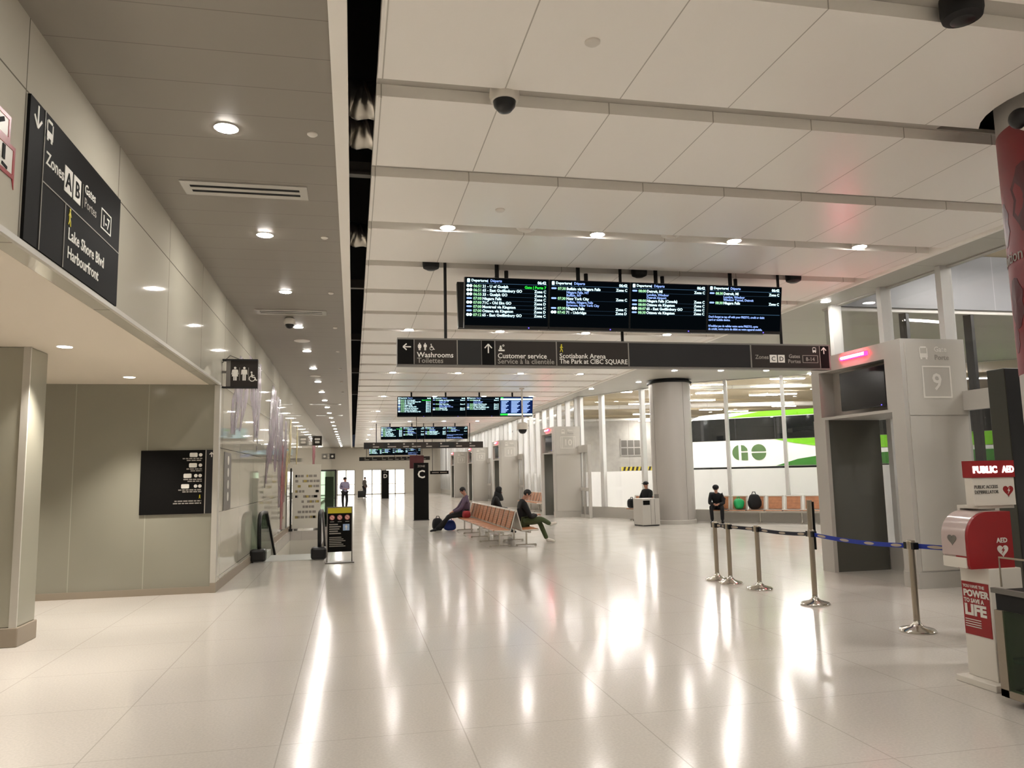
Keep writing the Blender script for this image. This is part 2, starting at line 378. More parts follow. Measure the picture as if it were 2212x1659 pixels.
# left wall: upper band over the recess, then full height
wa = MB(); wa.box(-2.22, -2.06, YB, 12.77, 3.2, 4.76); wa.box(-2.22, -2.06, 12.77, YE, 0.15, 4.76)
struct(wa, 'wall_left', 'wall')
bs = MB(); bs.box(-2.129, -2.045, 12.615, YE, 0, 0.15); struct(bs, 'baseboard_left', 'base')
tr3 = MB(); tr3.box(-2.13, -2.05, 12.62, 12.768, 0.15, 3.19); tr3.box(-2.075, -2.045, YB, 12.66, 3.19, 3.23); struct(tr3, 'trim_3', 'pillar_edge')
rs = MB(); rs.box(-9, -2.222, YB, 12.65, 3.2, 3.26); struct(rs, 'ceiling_recess', 'soffit_cream')
rw = MB(); rw.box(-9, -2.131, 12.65, 12.75, 0.1, 3.2); struct(rw, 'wall_recess', 'recess')
bw = MB(); bw.box(-9, -2.131, 12.63, 12.75, 0, 0.1); struct(bw, 'baseboard_recess', 'base')
rp = MB(); rp.box(-5.0, -3.47, 9.2, 9.68, 0.2, 3.2, .012); rpo = struct(rp, 'wall_pier', 'pillar')
q = MB(); q.box(-3.54, -3.468, 9.19, 9.215, 0.2, 3.2); q.build('corner_trim', 'pillar_edge', rpo)
q = MB(); q.box(-5.02, -3.45, 9.18, 9.70, 0, 0.2, .01); q.build('plinth', 'base', rpo)
bk = MB(); bk.box(-9, 9, YB - .1, YB, 0, 4.8); struct(bk, 'wall_back', 'wall_plain')
lf = MB(); lf.box(-9.1, -9, YB, 12.75, 0, 3.26); struct(lf, 'wall_far_left', 'wall_plain')
# end wall with three door openings
ew = MB(); holes = [(-1.55, .25), (.95, 2.85), (3.2, 5.2)]
xs = -2.06
for a, b in holes: ew.box(xs, a, YE, YE + .15, 0, 2.5); xs = b
ew.box(xs, 9, YE, YE + .15, 0, 2.5); ew.box(-2.06, 9, YE, YE + .15, 2.5, 4.8)
struct(ew, 'wall_end', 'wall_plain')
for i, (a, b) in enumerate(holes):
    d = MB(); d.box(a, b, YE + .1, YE + .14, 0.05, 2.45); do = struct(d, 'door_%d' % (i + 1), 'end_light')
    q = MB(); c = (a + b) / 2
    for x in (a, c - .05, b - .1): q.box(x, x + .1, YE - .02, YE + .12, 0, 2.5)
    q.box(a, b, YE - .02, YE + .12, 2.42, 2.52); q.box(a, b, YE - .02, YE + .12, 0, .08); q.box(a, b, YE + .02, YE + .1, 1.02, 1.07)
    q.build('door_frame', 'gate', do)

# ------------------------------------------------------------------ glazing
def glazing(idx, p0, p1, spacing, first=0.0, head=4.75, sill=.4, film=True, mm='alu', mw=.11):
    p0, p1 = Vector(p0), Vector(p1); L = (p1 - p0).length; a = math.atan2(p1.y - p0.y, p1.x - p0.x)
    mb = MB(); mb.box(0, L, -.015, .015, sill, head)
    o = struct(mb, 'window_%d' % idx, 'clear'); o.location = (p0.x, p0.y, 0); o.rotation_euler = (0, 0, a)
    if film: q = MB(); q.box(0, L, .018, .022, sill + .01, 1.74); q.build('frosted_film', 'frost', o)
    q = MB(); q.box(0, L, -.12, .12, 0, sill); q.box(0, L, -.06, .06, head - .02, head + .03); q.build('sill', 'gate', o)
    t = first
    while t <= L + .001:
        q = MB(); q.box(t - mw / 2, t + mw / 2, -.17, .03, sill, head); q.build('mullion', mm, o); t += spacing
    return o
glazing(1, (8.95, 13.0), (8.95, 1.6), 1.36, 0.40)            # by gate 9, mullions on the hall side
glazing(2, (22, 13.0), (8.95, 13.0), 1.5, .75, film=True, mm='dark_frame', mw=.07)
glazing(3, (11.3, 24.7), (22, 16.0), 1.83, 1.42, mm='alu', mw=.10)
glazing(4, (9.55, 28.4), (11.3, 24.7), 2.2, 2.15, mm='alu', mw=.12)
glazing(5, (8.95, 29.3), (9.55, 28.4), 1.08, .0, mm='alu', mw=.16)
glazing(6, (8.95, YE), (8.95, 29.3), 1.355, .0)

# ------------------------------------------------------------------ gates
def gate(y, num, label):
    t = thing('gate_portal', label, 'gate', (7.75, y, 0), 0, 'boarding gate portals')
    q = MB(); q.box(0, 1.08, 0, .27, .22, 3.55); fp = q.build('front_pillar', 'gate', t)
    q = MB(); q.box(.07, 1.04, -.012, 0, .24, 2.42); q.box(.07, 1.04, -.012, 0, 2.432, 3.49); q.build('glass_panel', 'gate_face', fp)
    q = MB(); q.box(-.01, 1.09, -.02, .28, 0, .22); q.build('plinth', 'gate', fp)
    q = MB(); pic_bus(q, .37, 3.34, .19); q.text('Gate', .55, 3.36, .075, bold=.02); q.text(num, .56, 2.80 if len(num) == 1 else 2.80, .24 if len(num) == 1 else .24, 'CENTER', bold=.02); q.frame(.32, .80, 2.68, 3.15, .022)
    if len(num) > 1: q.frame(.26, .86, 2.68, 3.15, .02)
    q.mapv(lambda c: (c.x, c.y - .013, c.z)); q.build('gate_number', 'ink', fp)
    q = MB(); q.text('Porte', .55, 3.24, .075, bold=.01); q.mapv(lambda c: (c.x, c.y - .013, c.z)); q.build('french_lettering', 'ink_dim', fp)
    q = MB(); q.box(.06, 1.05, 1.94, 2.2, 0, 2.5); rp = q.build('rear_pillar', 'gate_dark', t)
    q = MB(); q.box(-.01, .06, 1.9, 2.22, 0, 2.5); q.build('edge_frame', 'gate', rp)
    q = MB(); q.box(0, 1.08, .27, 2.22, 3.3, 3.55); q.box(.26, 1.08, .27, 2.22, 2.5, 3.3); q.box(0, .26, 2.0, 2.22, 2.5, 3.3); q.box(0, .26, .27, .36, 2.5, 3.3); q.box(0, .26, .36, 2.0, 2.5, 2.545)
    q.build('header', 'gate', t)
    q = MB(); q.box(.02, .10, .40, 1.48, 2.61, 3.23, .01); sc_ = q.build('screen', 'screen_off', t)
    q = MB(); q.box(.10, .255, .85, 1.05, 2.85, 3.0); q.build('bracket', 'black', sc_)
    q = MB(); q.box(.012, .02, .50, .515, 2.622, 2.637); q.build('standby_light', 'led_blue', sc_)
    q = MB(); q.tube([(-.012, .71 + .64 * k / 6, 3.45) for k in range(7)], .035, 10); ls = q.build('light_strip', 'led_red', t, True)
    q = MB(); q.tube([(-.034, .75 + .56 * k / 6, 3.452) for k in range(7)], .022, 10); q.build('bright_core', 'led_core', ls, True)
    return t
for y, num, lb in ((9.55, '9', 'grey gate portal numbered 9 with red light and dark screen'), (29.15, '10', 'grey gate portal numbered 10 beyond the big round column'), (40.6, '11', 'grey gate portal numbered 11 behind the empty wall bench'), (50.3, '12', 'grey gate portal numbered 12 far down the hall'), (59.6, '13', 'grey gate portal numbered 13, farthest and smallest gate')):
    gate(y, num, lb)
# doors beside each gate, in the plane of the glazing
for i, y in enumerate((9.55, 29.15, 40.6, 50.3, 59.6)):
    y0, y1 = y - 1.25, y + .15; x = 8.78
    q = MB(); q.box(x, x + .012, y0 + .08, y1 - .08, .12, 2.5); o = struct(q, 'door_%d' % (i + 4), 'clear')
    q = MB(); q.box(x - .06, x + .08, y0, y1, 2.5, 2.78); q.box(x - .05, x + .06, y0, y0 + .08, 0, 2.5); q.box(x - .05, x + .06, y1 - .08, y1, 0, 2.5); q.box(x - .04, x + .05, (y0 + y1) / 2 - .03, (y0 + y1) / 2 + .03, 0, 2.5); q.box(x - .03, x + .04, y0 + .081, (y0 + y1) / 2 - .031, 0, .12); q.box(x - .03, x + .04, (y0 + y1) / 2 + .031, y1 - .081, 0, .12)
    q.build('door_frame', 'gate', o)
    q = MB(); q.box(x - .03, x + .04, y0 + .08, y1 - .08, 1.02, 1.14); q.build('push_bar', 'gate', o)

# ------------------------------------------------------------------ recessed lights and ceiling fittings
def downlight(label, group, loc, r=.088, lamp='lamp'):
    t = thing('downlight', label, 'ceiling light', loc, 0, group)
    q = MB(); q.lathe([(r + .014, -.004), (r + .014, .004), (r, .004), (r, -.004)][::-1] + [(r + .014, -.004)], 24)
    q.build('trim_ring', 'white', t)
    q = MB(); q.cyl((0, 0, -.008), (0, 0, -.005), r, 24); q.build('diffuser', lamp, t)
    return t
d0 = None
for k in range(-3, 24):
    lb = 'round white downlight in the grey left ceiling' if k < 0 else 'round downlight in the grey left ceiling, %s from the front' % ORD[min(k, 23)]
    loc = (-1.075, 6.6 + 2.965 * k, 4.697)
    if d0 is None: d0 = downlight(lb, 'downlights in the left ceiling', loc)
    else: dup(d0, loc, 0, lb)
d1 = None; rown = ['first', 'second', 'third', 'fourth', 'fifth', 'sixth', 'seventh', 'eighth', 'ninth', 'tenth', 'eleventh']
for k in range(-2, 11):
    for j, x in enumerate((1.12, 3.03, 4.92, 6.79)):
        side = ('nearest the open slot', 'second from the open slot', 'third from the open slot', 'nearest the windows')[j]
        lb = 'round downlight in the %s lit ceiling groove, %s' % (rown[max(k, 0)] if k >= 0 else 'unseen', side)
        loc = (x, G0 + 4 * GP * k, 4.707)
        if d1 is None: d1 = downlight(lb, 'downlights in the panel ceiling', loc, .082); q = MB(); q.cyl((0, 0, .0045), (0, 0, .094), .094, 20); q.build('housing', 'white', d1)
        else: dup(d1, loc, 0, lb)
n = 0; d2 = None
for loc in ((9.57, 21.54), (11.05, 21.45), (12.53, 21.36), (14.39, 21.9), (9.53, 24.43), (9.4, 18.5), (11, 18.5), (12.6, 18.5), (14.4, 17.6), (8.5, 12.3), (8.5, 17.0), (8.5, 26.5)):
    lb = 'round downlight in the grey window bay soffit, %s from the big column' % ORD[n]; n += 1
    if d2 is None: d2 = downlight(lb, 'downlights in the window bay soffit', (*loc, 4.747), .08)
    else: dup(d2, (*loc, 4.747), 0, lb)
d3 = None
for i, (x, y) in enumerate(((-3.12, 6.5), (-3.11, 9.12), (-3.14, 11.74), (-5.7, 9.12), (-5.7, 11.74), (-3.12, 3.9))):
    lb = ('round downlight in the cream recess soffit, out of sight', 'round downlight in the cream recess soffit beside the pier', 'round downlight in the cream recess soffit near the directory wall')[i if i < 3 else 0]
    if d3 is None: d3 = downlight(lb, 'recess downlights', (x, y, 3.197), .075, 'recess_lamp')
    else: dup(d3, (x, y, 3.197), 0, lb)
for x, y in ((-3.12, 6.5), (-3.11, 9.12), (-3.14, 11.74), (-5.7, 9.12), (-5.7, 11.74), (-3.12, 3.9)):
    ld = bpy.data.lights.new('recess_spot', 'SPOT'); ld.energy = 290; ld.color = (1, .93, .84); ld.spot_size = math.radians(88); ld.spot_blend = .7; ld.shadow_soft_size = .07
    lo = bpy.data.objects.new('recess_spot', ld); COL.objects.link(lo); lo.location = (x, y, 3.17)
for k in range(8):
    q = MB(); q.lathe([(.045, .012), (.045, .0), (.03, -.012)], 20)
    o = q.build('sprinkler_cap', 'white', None, True); o.location = (-.36, 6.6 + 2.965 * k, 4.69); tag(o, 'small white round cap in the grey ceiling, %s from the front' % ORD[k], 'sprinkler', 'caps in the left ceiling')
for i, (x, y) in enumerate(((1.63, 4.8), (1.63, 8.25))):
    q = MB(); q.lathe([(.055, .012), (.055, .0), (.04, -.012)], 20)
    o = q.build('sprinkler_cap', 'white', None, True); o.location = (x, y, 4.69); tag(o, ('white round cap in the nearest big ceiling panel', 'white round cap in the third ceiling panel')[i], 'sprinkler', 'caps in the panel ceiling')
for i, x in enumerate((2.11, 4.03)):
    t = thing('smoke_detector', ('white smoke detector left of the middle in the first lit groove', 'white smoke detector right of the middle in the first lit groove')[i], 'smoke detector', (x, G0, 4.76), 0, 'smoke detectors')
    q = MB(); q.lathe([(.13, .08), (.13, -.01), (.11, -.03)], 24); q.build('base', 'white', t, True)
    q = MB(); q.lathe([(.07, -.03), (.06, -.055), (.03, -.06)], 20); q.build('sensor', 'white', t, True)
for i, y in enumerate((17.07, 23.0)):
    q = MB(); q.lathe([(.17, .006), (.17, -.004), (.15, -.012)], 28)
    o = q.build('ceiling_speaker', 'cream', None, True); o.location = (-1.1, y, 4.695); tag(o, ('large pale disc in the grey ceiling past the camera dome', 'large pale disc farther back in the grey ceiling')[i], 'speaker', 'pale discs in the left ceiling')
for i, (y, lb) in enumerate(((8.06, 'nearest wide slot vent in the grey ceiling'), (14.1, 'second wide slot vent in the grey ceiling'), (31.9, 'far dark slot vent in the grey ceiling'), (37.6, 'farthest dark slot vent in the grey ceiling'))):
    t = thing('slot_vent', lb, 'vent', (-1.1, y, 4.695), 0, 'slot vents in the left ceiling')
    q = MB(); q.box(-.62, .62, -.19, -.10, -.006, .003); q.box(-.62, .62, -.035, .035, -.006, .003); q.box(-.62, .62, .10, .19, -.006, .003); [q.box(a, b, c, d, -.006, .003) for a, b in ((-.62, -.54), (.54, .62)) for c, d in ((-.10, -.035), (.035, .10))]; q.build('frame', 'gate_face', t)
    q = MB(); q.box(-.54, .54, -.10, -.035, -.002, .001); q.build('slot', 'plenum', t)
    q = MB(); q.box(-.54, .54, .035, .10, -.002, .001); q.build('slot', 'plenum', t)
def dome(label, loc, r=.11, drop=0.0):
    t = thing('dome_camera', label, 'security camera', loc, 0, None)
    if drop:
        q = MB(); q.cyl((0, 0, 0), (0, 0, -drop), .03, 12); q.cyl((0, 0, 0), (0, 0, -.04), .09, 16); q.build('stem', 'white', t, True)
    q = MB(); q.lathe([(r * .6, -drop), (r, -drop - r * .3), (r * 1.06, -drop - r * .9), (r * .95, -drop - r * 1.3)], 24); q.build('housing', 'white', t, True)
    q = MB(); q.lathe([(r * .8, -drop - r * 1.28), (r * .74, -drop - r * 1.65), (r * .45, -drop - r * 2.0), (r * .1, -drop - r * 2.1)], 24); q.build('lens_dome', 'black', t, True)
    return t
dome('white dome camera under the first ceiling groove', (1.17, 5.66, 4.80), .115)
dome('white dome camera on the grey ceiling by the second vent', (-1.17, 14.6, 4.70), .10)
dome('large white dome camera hanging on a stem before gate 11', (5.79, 26.0, 4.70), .19, 1.2)
for i, (x, y, r, lb) in enumerate(((3.95, 4.034, .13, 'black round speaker in the nearest groove at the top edge'), (1.08, 10.642, .12, 'black round speaker left of the departure boards'), (4.23, 10.645, .12, 'black round speaker above the departure boards'), (6.81, 10.645, .12, 'black round speaker right of the departure boards'))):
    t = thing('groove_speaker', lb, 'speaker', (x, y, 4.80), 0, 'black speakers in the ceiling grooves')
    q = MB(); q.lathe([(r, 0), (r, -.11), (r * .93, -.15), (r * .6, -.17)], 24); q.build('can', 'matte_black', t, True)
    q = MB(); q.lathe([(r * .6, -.168), (r * .5, -.178), (r * .1, -.182)], 24); q.build('cone', 'black', t, True)
# ducts and steel in the void above the slot
for i, (y, r, lb) in enumerate(((6.66, .16, 'crinkled silver duct crossing the black slot, nearest'), (7.28, .17, 'crinkled silver duct crossing the black slot, second'), (10.6, .16, 'crinkled silver duct crossing the black slot, third'))):
    q = MB(); pts = [(-1.0 + 2.4 * k / 96, y + .01 * math.sin(k * .31), 5.08 + .012 * math.sin(k * .7)) for k in range(97)]
    q.tube(pts, [r * (1 + .07 * math.sin(k * 1.7) + random.uniform(-.03, .03)) for k in range(97)], 18)
    tag(q.build('flexible_duct', 'foil', None, True), lb, 'duct', 'silver ducts above the slot')
for i, y in enumerate((8.25, 13.4, 18.6, 24.5, 31.0)):
    q = MB(); q.box(-1.15, 1.55, y - .05, y + .05, 5.0, 5.03); q.box(-1.15, 1.55, y - .012, y + .012, 5.03, 5.16)
    tag(q.build('steel_joist', 'frame_grey', None), 'pale steel bar crossing the black slot, %s from the front' % ORD[i], 'steel bar', 'bars above the slot')

# ------------------------------------------------------------------ wall signs on the left
def wallface(name, label, cat, y, z=0.0, x=-2.06, group=None): return thing(name, label, cat, (x, y, z), 90, group)
t = wallface('wall_sign', 'black overhead wall sign to Zones A B and Lake Shore Blvd', 'sign', 5.19)
q = MB(); q.box(0, 1.95, -.02, -.001, 3.235, 4.20); q.build('panel', 'sign_dark', t)
q = MB(); q.box(.235, 1.95, -.021, -.0201, 3.235, 4.20); q.build('panel_face', 'sign_dark', t)
q = MB()
pic_arrow(q, .12, 4.10, .15, 'down', .018); pic_bus(q, .32, 4.09, .15); q.text('Zones', .28, 3.90 - .05, .09, bold=.015)
q.rect(.62, .77, 3.79, 3.98); q.rect(.80, .95, 3.79, 3.98)
q.text('Gates', 1.04, 3.93, .075, bold=.012); q.frame(1.44, 1.70, 3.785, 3.955, .01); q.text('1-7', 1.57, 3.82, .095, 'CENTER', bold=.012)
q.text('Lake Shore Blvd', .74, 3.47, .088, bold=.018); q.text('Harbourfront', .74, 3.33, .088, bold=.018)
q.mapv(lambda c: (c.x, c.y - .0212, c.z)); q.build('lettering', 'ink', t)
q = MB(); q.text('Portes', 1.04, 3.82, .075, bold=.012); q.rect(.232, .240, 3.235, 4.20); q.rect(.24, 1.95, 3.705, 3.713); q.rect(.66, .668, 3.235, 3.705); q.rect(.995, 1.0, 3.79, 3.98)
q.mapv(lambda c: (c.x, c.y - .0212, c.z)); q.build('divider', 'ink_dim', t)
q = MB(); q.text('A', .695, 3.825, .12, 'CENTER', bold=.01); q.text('B', .875, 3.825, .12, 'CENTER', bold=.01); q.mapv(lambda c: (c.x, c.y - .0255, c.z)); q.build('zone_letter', 'sign_dark', t)
q = MB(); pic_walk(q, .76, 3.635, .13); q.mapv(lambda c: (c.x, c.y - .0212, c.z)); q.build('walking_pictogram', 'yellow', t)
# red outlined emblem cut by the left edge
t = wallface('wall_emblem', 'red outlined white emblem cut off at the left edge', 'sign', 4.55)
q = MB(); q.frame(-.12, .50, 3.56, 3.765, .026, -.002); q.frame(-.1, .42, 3.765, 3.93, .026, -.002); q.prism([(.474, 3.57), (.50, 3.57), (.50, 3.50)], -.006, -.002); q.build('outline', 'red', t)
q = MB(); q.rect(-.075, .395, 3.79, 3.905, -.0005, .002); q.rect(-.095, .475, 3.585, 3.74, -.0005, .002); q.build('fill', 'white', t)
q = MB(); q.bar(.22, 3.82, .33, 3.88, .028, -.003); q.rect(.33, .365, 3.64, 3.73, -.003); q.bar(.33, 3.61, .40, 3.60, .018, -.003); q.build('lettering', 'sign_dark', t)
# directory on the recess wall
t = thing('directory_sign', 'black directory sign with pale route badges on the recess wall', 'sign', (-3.17, 12.65, 0))
q = MB(); q.box(0, 1.09, -.025, -.001, 1.20, 2.175); q.build('panel', 'sign_dark', t)
q = MB(); q.box(.945, 1.09, -.027, -.0251, 1.20, 2.175); q.build('arrow_panel', 'matte_black', t)
q = MB(); rows = [(2.10, .70, .115, 1, .60), (1.94, .695, .115, 1, .66), (1.78, .62, .115, 2, .62), (1.62, .59, .115, 2, .55)]
for z, x0, w_, nd, xt in rows:
    q.rrect(x0, x0 + w_, z - .033, z + .033, .015)
    for k in range(nd): q.disc(.86 - .062 * k, z, .026)
pic_arrow(q, 1.02, 2.10, .07, 'up', .014); q.mapv(lambda c: (c.x, c.y - .0272, c.z)); q.build('route_badge', 'ink', t)
q = MB()
for z, x0, w_, nd, xt in rows:
    for k, (zz, xx) in enumerate(((z - .056, xt), (z - .085, xt + .06))):
        x = xx
        while x < .88: l = random.uniform(.03, .07); q.rect(x, min(x + l, .885), zz - .009, zz + .009); x += l + .012
for k, (zz, xx) in enumerate(((1.395, .50), (1.36, .48))):
    x = xx
    while x < .88: l = random.uniform(.03, .07); q.rect(x, min(x + l, .885), zz - .009, zz + .009); x += l + .012
q.rect(.93, .945, 1.20, 2.175); q.mapv(lambda c: (c.x, c.y - .0272, c.z)); q.build('small_print', 'ink_dim', t)
q = MB(); pic_walk(q, .862, 1.46, .06); q.mapv(lambda c: (c.x, c.y - .0272, c.z)); q.build('walking_pictogram', 'yellow', t)
# projecting washroom sign
def blade(label, y, x=-2.055, z0=3.17, s=1.0, lit='ink'):
    t = thing('projecting_sign', label, 'sign', (x, y, z0))
    q = MB(); q.box(.07, .55 * s, 0, .09, .012, .44 * s); q.build('panel', 'sign_grey', t)
    q = MB(); q.box(.01, .55 * s, -.012, .10, .43 * s, .455 * s); q.box(.01, .55 * s, -.012, .10, -.01, .012); q.build('cap', 'matte_black', t)
    q = MB(); q.box(.07, .135, -.004, .094, .012, .43 * s); q.build('side_strip', 'frame_grey', t)
    q = MB(); q.tube([(0.0, .045, .40 * s), (.12, .045, .52 * s), (.26, .045, .46 * s)], .008, 8); q.cyl((-.0, .045, .25), (.08, .045, .25), .02, 10); q.build('bracket', 'frame_grey', t)
    return t
t = blade('black washroom sign projecting from the wall corner', 12.75)
q = MB(); pic_man(q, .205, .22, .22, True); pic_man(q, .345, .22, .22); pic_wheel(q, .475, .175, .16); q.build('pictogram', 'ink', t)
q = MB(); q.rect(.27, .277, .11, .32); q.rect(.405, .412, .11, .32); q.build('divider', 'ink_dim', t)
t = blade('small dark projecting sign far down the left wall', 39.0, -2.055, 3.33)
q = MB(); q.rrect(.2, .46, .25, .35, .03); q.rrect(.22, .44, .1, .2, .03); q.build('pictogram', 'ink', t)
t = blade('tiny dark projecting sign at the far end of the left wall', 68.0, -2.055, 3.35)
q = MB(); q.disc(.32, .22, .1); q.build('pictogram', 'ink', t)
# information strip and mural on the glass wall
t = wallface('information_panel', 'narrow grey information strip with white roundels beside the corner', 'sign', 13.2)
q = MB(); q.box(0, .72, -.012, -.001, 1.21, 2.16); q.build('panel', 'frame_grey', t)
q = MB()
for k in range(4): q.disc(.40, 2.03 - .2 * k, .075, -.0125)
q.build('roundel', 'ink', t)
t = wallface('wall_mural', 'tall streaked mural in lilac and crimson on the glass wall', 'mural', 13.0)
def streak(m, y0, z0, y1, z1, wd, seed, y=-.002):
    rnd = random.Random(seed); L = 10; a = []; b = []
    for k in range(L + 1):
        f = k / L; wd_ = wd; yy = y0 + (y1 - y0) * f; zz = z0 + (z1 - z0) * f; w_ = wd * 1.5 * (.25 + .9 * math.sin(PI * min(1, f * .8 + .18)) ** .7) * rnd.uniform(.65, 1.1)
        a.append((yy - w_ / 2 + rnd.uniform(-.06, .06) * wd, zz)); b.append((yy + w_ / 2 + rnd.uniform(-.06, .06) * wd, zz))
    m.prism(a + b[::-1], y - .002, y)
q = MB()
for i, (y0, z0, y1, z1, wd) in enumerate(((2.2, 4.0, 1.0, 2.5, .75), (3.2, 3.9, 1.9, 2.6, .35), (3.6, 4.2, 4.4, 2.6, .9), (4.9, 4.3, 4.5, 2.6, .55), (8.2, 4.1, 7.4, 2.1, 1.0), (9.4, 4.0, 8.6, 1.9, .8), (10.4, 3.6, 9.9, .9, .9), (12, 3.5, 11.5, 1.0, .8), (7.0, 2.6, 6.4, 1.6, .5))): streak(q, y0, z0, y1, z1, wd, i)
q.build('lilac_stroke', 'lilac', t)
q = MB()
for i, (y0, z0, y1, z1, wd) in enumerate(((7.9, 4.15, 7.2, 3.2, .42), (4.4, 3.1, 4.0, 2.5, .16), (1.5, 3.1, 1.3, 2.5, .1), (9.8, 4.0, 9.4, 3.0, .4), (6.6, 2.3, 6.2, 1.5, .14))): streak(q, y0, z0, y1, z1, wd, 30 + i, -.0045)
for k in range(5): q.disc(4.5 + .14 * (k % 2), 3.05 - .17 * k, .06, -.0045)
q.build('plum_stroke', 'plum', t)
q = MB(); streak(q, 10.9, 2.7, 10.5, .25, .42, 50, -.007); streak(q, 11.6, 2.2, 10.9, .2, .16, 51, -.007); streak(q, 30, 3.9, 29, 1.4, 1.8, 52, -.007); q.build('crimson_stroke', 'pinkred', t)
q = MB(); streak(q, 12.6, 2.6, 11.9, 1.2, .5, 60, -.007); streak(q, 13.8, 3.7, 13.4, 2.2, .6, 61, -.007); streak(q, 17.0, 3.7, 16.6, 2.2, .5, 62, -.007); q.build('straw_stroke', 'straw', t)

# ------------------------------------------------------------------ hanging wayfinding signs
def hang_rods(t, xs, z0, z1=4.80, r=.022, name='rod'):
    for x in xs:
        q = MB(); q.cyl((x, .06, z0), (x, .06, z1), r, 10); q.cyl((x, .06, z1 - .02), (x, .06, z1), r * 2.2, 12); q.build(name, 'matte_black', t, True)
t = thing('hanging_sign', 'long charcoal sign to Washrooms and Customer service below the nearest boards', 'sign', (0, 10.66, 0))
q = MB(); q.box(.60, 7.38, 0, .13, 3.24, 3.64); q.build('body', 'frame_grey', t)
F = lambda c: .60 + (c - 40) * .00326
secs = [(40, 112, 'sign_dark'), (112, 298, 'sign_grey'), (300, 407, 'matte_black'), (407, 465, 'sign_dark'), (468, 745, 'sign_grey'), (748, 1085, 'sign_grey'), (1090, 1695, 'matte_black'), (1702, 2060, 'sign_grey'), (2064, 2112, 'sign_dark')]
for a, b, m in secs: q = MB(); q.box(F(a) + .006, F(b) - .004, -.006, -.0002, 3.265, 3.615); q.build('face', m, t)
q = MB(); pic_arrow(q, F(82), 3.51, .11, 'left', .016); pic_man(q, F(136), 3.515, .105, True); pic_man(q, F(160), 3.515, .105); pic_wheel(q, F(189), 3.51, .09)
q.text('Washrooms', F(125), 3.365, .072, bold=.018); pic_arrow(q, F(437), 3.50, .13, 'up', .016); pic_desk(q, F(496), 3.515, .10)
q.text('Customer service', F(478), 3.365, .072, bold=.018, sx=.98); q.text('Scotiabank Arena', F(760), 3.375, .07, bold=.018); q.text('The Park at CIBC SQUARE', F(760), 3.295, .07, bold=.018, sx=.93)
pic_bus(q, F(2033), 3.55, .085); pic_arrow(q, F(2084), 3.54, .1, 'up', .015); q.rect(F(1795), F(1832), 3.345, 3.465); q.rect(F(1838), F(1873), 3.345, 3.465)
q.mapv(lambda c: (c.x, c.y - .0062, c.z)); q.build('lettering', 'ink', t)
q = MB(); q.text('Toilettes', F(125), 3.285, .072, bold=.015); q.text('Service à la clientèle', F(478), 3.285, .072, bold=.015); q.text('Zones', F(1720), 3.40, .062, bold=.015); q.text('Gates', F(1895), 3.42, .058, bold=.015); q.text('Portes', F(1890), 3.34, .058, bold=.012); q.frame(F(1968), F(2050), 3.345, 3.465, .008); q.text('8-14', F(2009), 3.375, .06, 'CENTER', bold=.015)
for c in (112, 300, 466, 747, 1087, 1698, 2062): q.rect(F(c) - .004, F(c) + .004, 3.265, 3.615)
q.mapv(lambda c: (c.x, c.y - .0062, c.z)); q.build('divider', 'ink_dim', t)
q = MB(); q.text('C', F(1813.5), 3.37, .07, 'CENTER', bold=.01); q.text('D', F(1855.5), 3.37, .07, 'CENTER', bold=.01); q.mapv(lambda c: (c.x, c.y - .0105, c.z)); q.build('zone_letter', 'sign_grey', t)
q = MB(); pic_walk(q, F(770), 3.52, .115); q.mapv(lambda c: (c.x, c.y - .0062, c.z)); q.build('walking_pictogram', 'yellow', t)
hang_rods(t, (1.29, 3.95, 6.58), 3.64)
for y, x0, x1, z0, z1, lb in ((43.68, .60, 7.37, 3.28, 3.64, 'long charcoal hanging sign below the third row of boards'), (75.0, .60, 7.37, 3.28, 3.64, 'charcoal hanging sign farthest down the hall')):
    t = thing('hanging_sign', lb, 'sign', (0, y, 0)); q = MB(); q.box(x0, x1, 0, .13, z0, z1); q.build('body', 'sign_grey', t)
    q = MB()
    for a, b in ((.0, .05), (.16, .25), (.62, .75)): q.box(x0 + a * (x1 - x0), x0 + b * (x1 - x0), -.006, -.0005, z0 + .03, z1 - .03)
    q.build('face', 'matte_black', t)
    q = MB(); x = x0 + .5
    while x < x1 - .6: l = random.uniform(.3, .6); q.rect(x, x + l, z0 + .08, z0 + .14, -.007); q.rect(x, x + .1, z1 - .14, z1 - .06, -.007); x += l + random.uniform(.15, .5)
    q.build('lettering', 'ink_dim', t); hang_rods(t, (1.29, 3.95, min(6.6, x1 - .4)), z1)
t = thing('hanging_sign', 'short dark hanging sign right of the Zone C pillar', 'sign', (6.1, 62.0, 0)); q = MB(); q.box(0, 1.5, 0, .12, 1.85, 2.12); q.build('body', 'sign_dark', t); q = MB(); q.rect(.15, .7, 1.95, 2.02); q.rect(.8, 1.35, 1.95, 2.02); q.build('lettering', 'ink_dim', t); hang_rods(t, (.2, 1.3), 2.12)
t = thing('hanging_banner', 'maroon hanging banner behind the Zone C pillar top', 'banner', (2.45, 34.0, 0)); q = MB(); q.box(0, .62, 0, .05, 2.05, 2.62); q.build('panel', 'red_shade', t); q = MB(); q.cyl((.31, .025, 2.62), (.31, .025, 4.70), .012, 8); q.build('rod', 'matte_black', t)

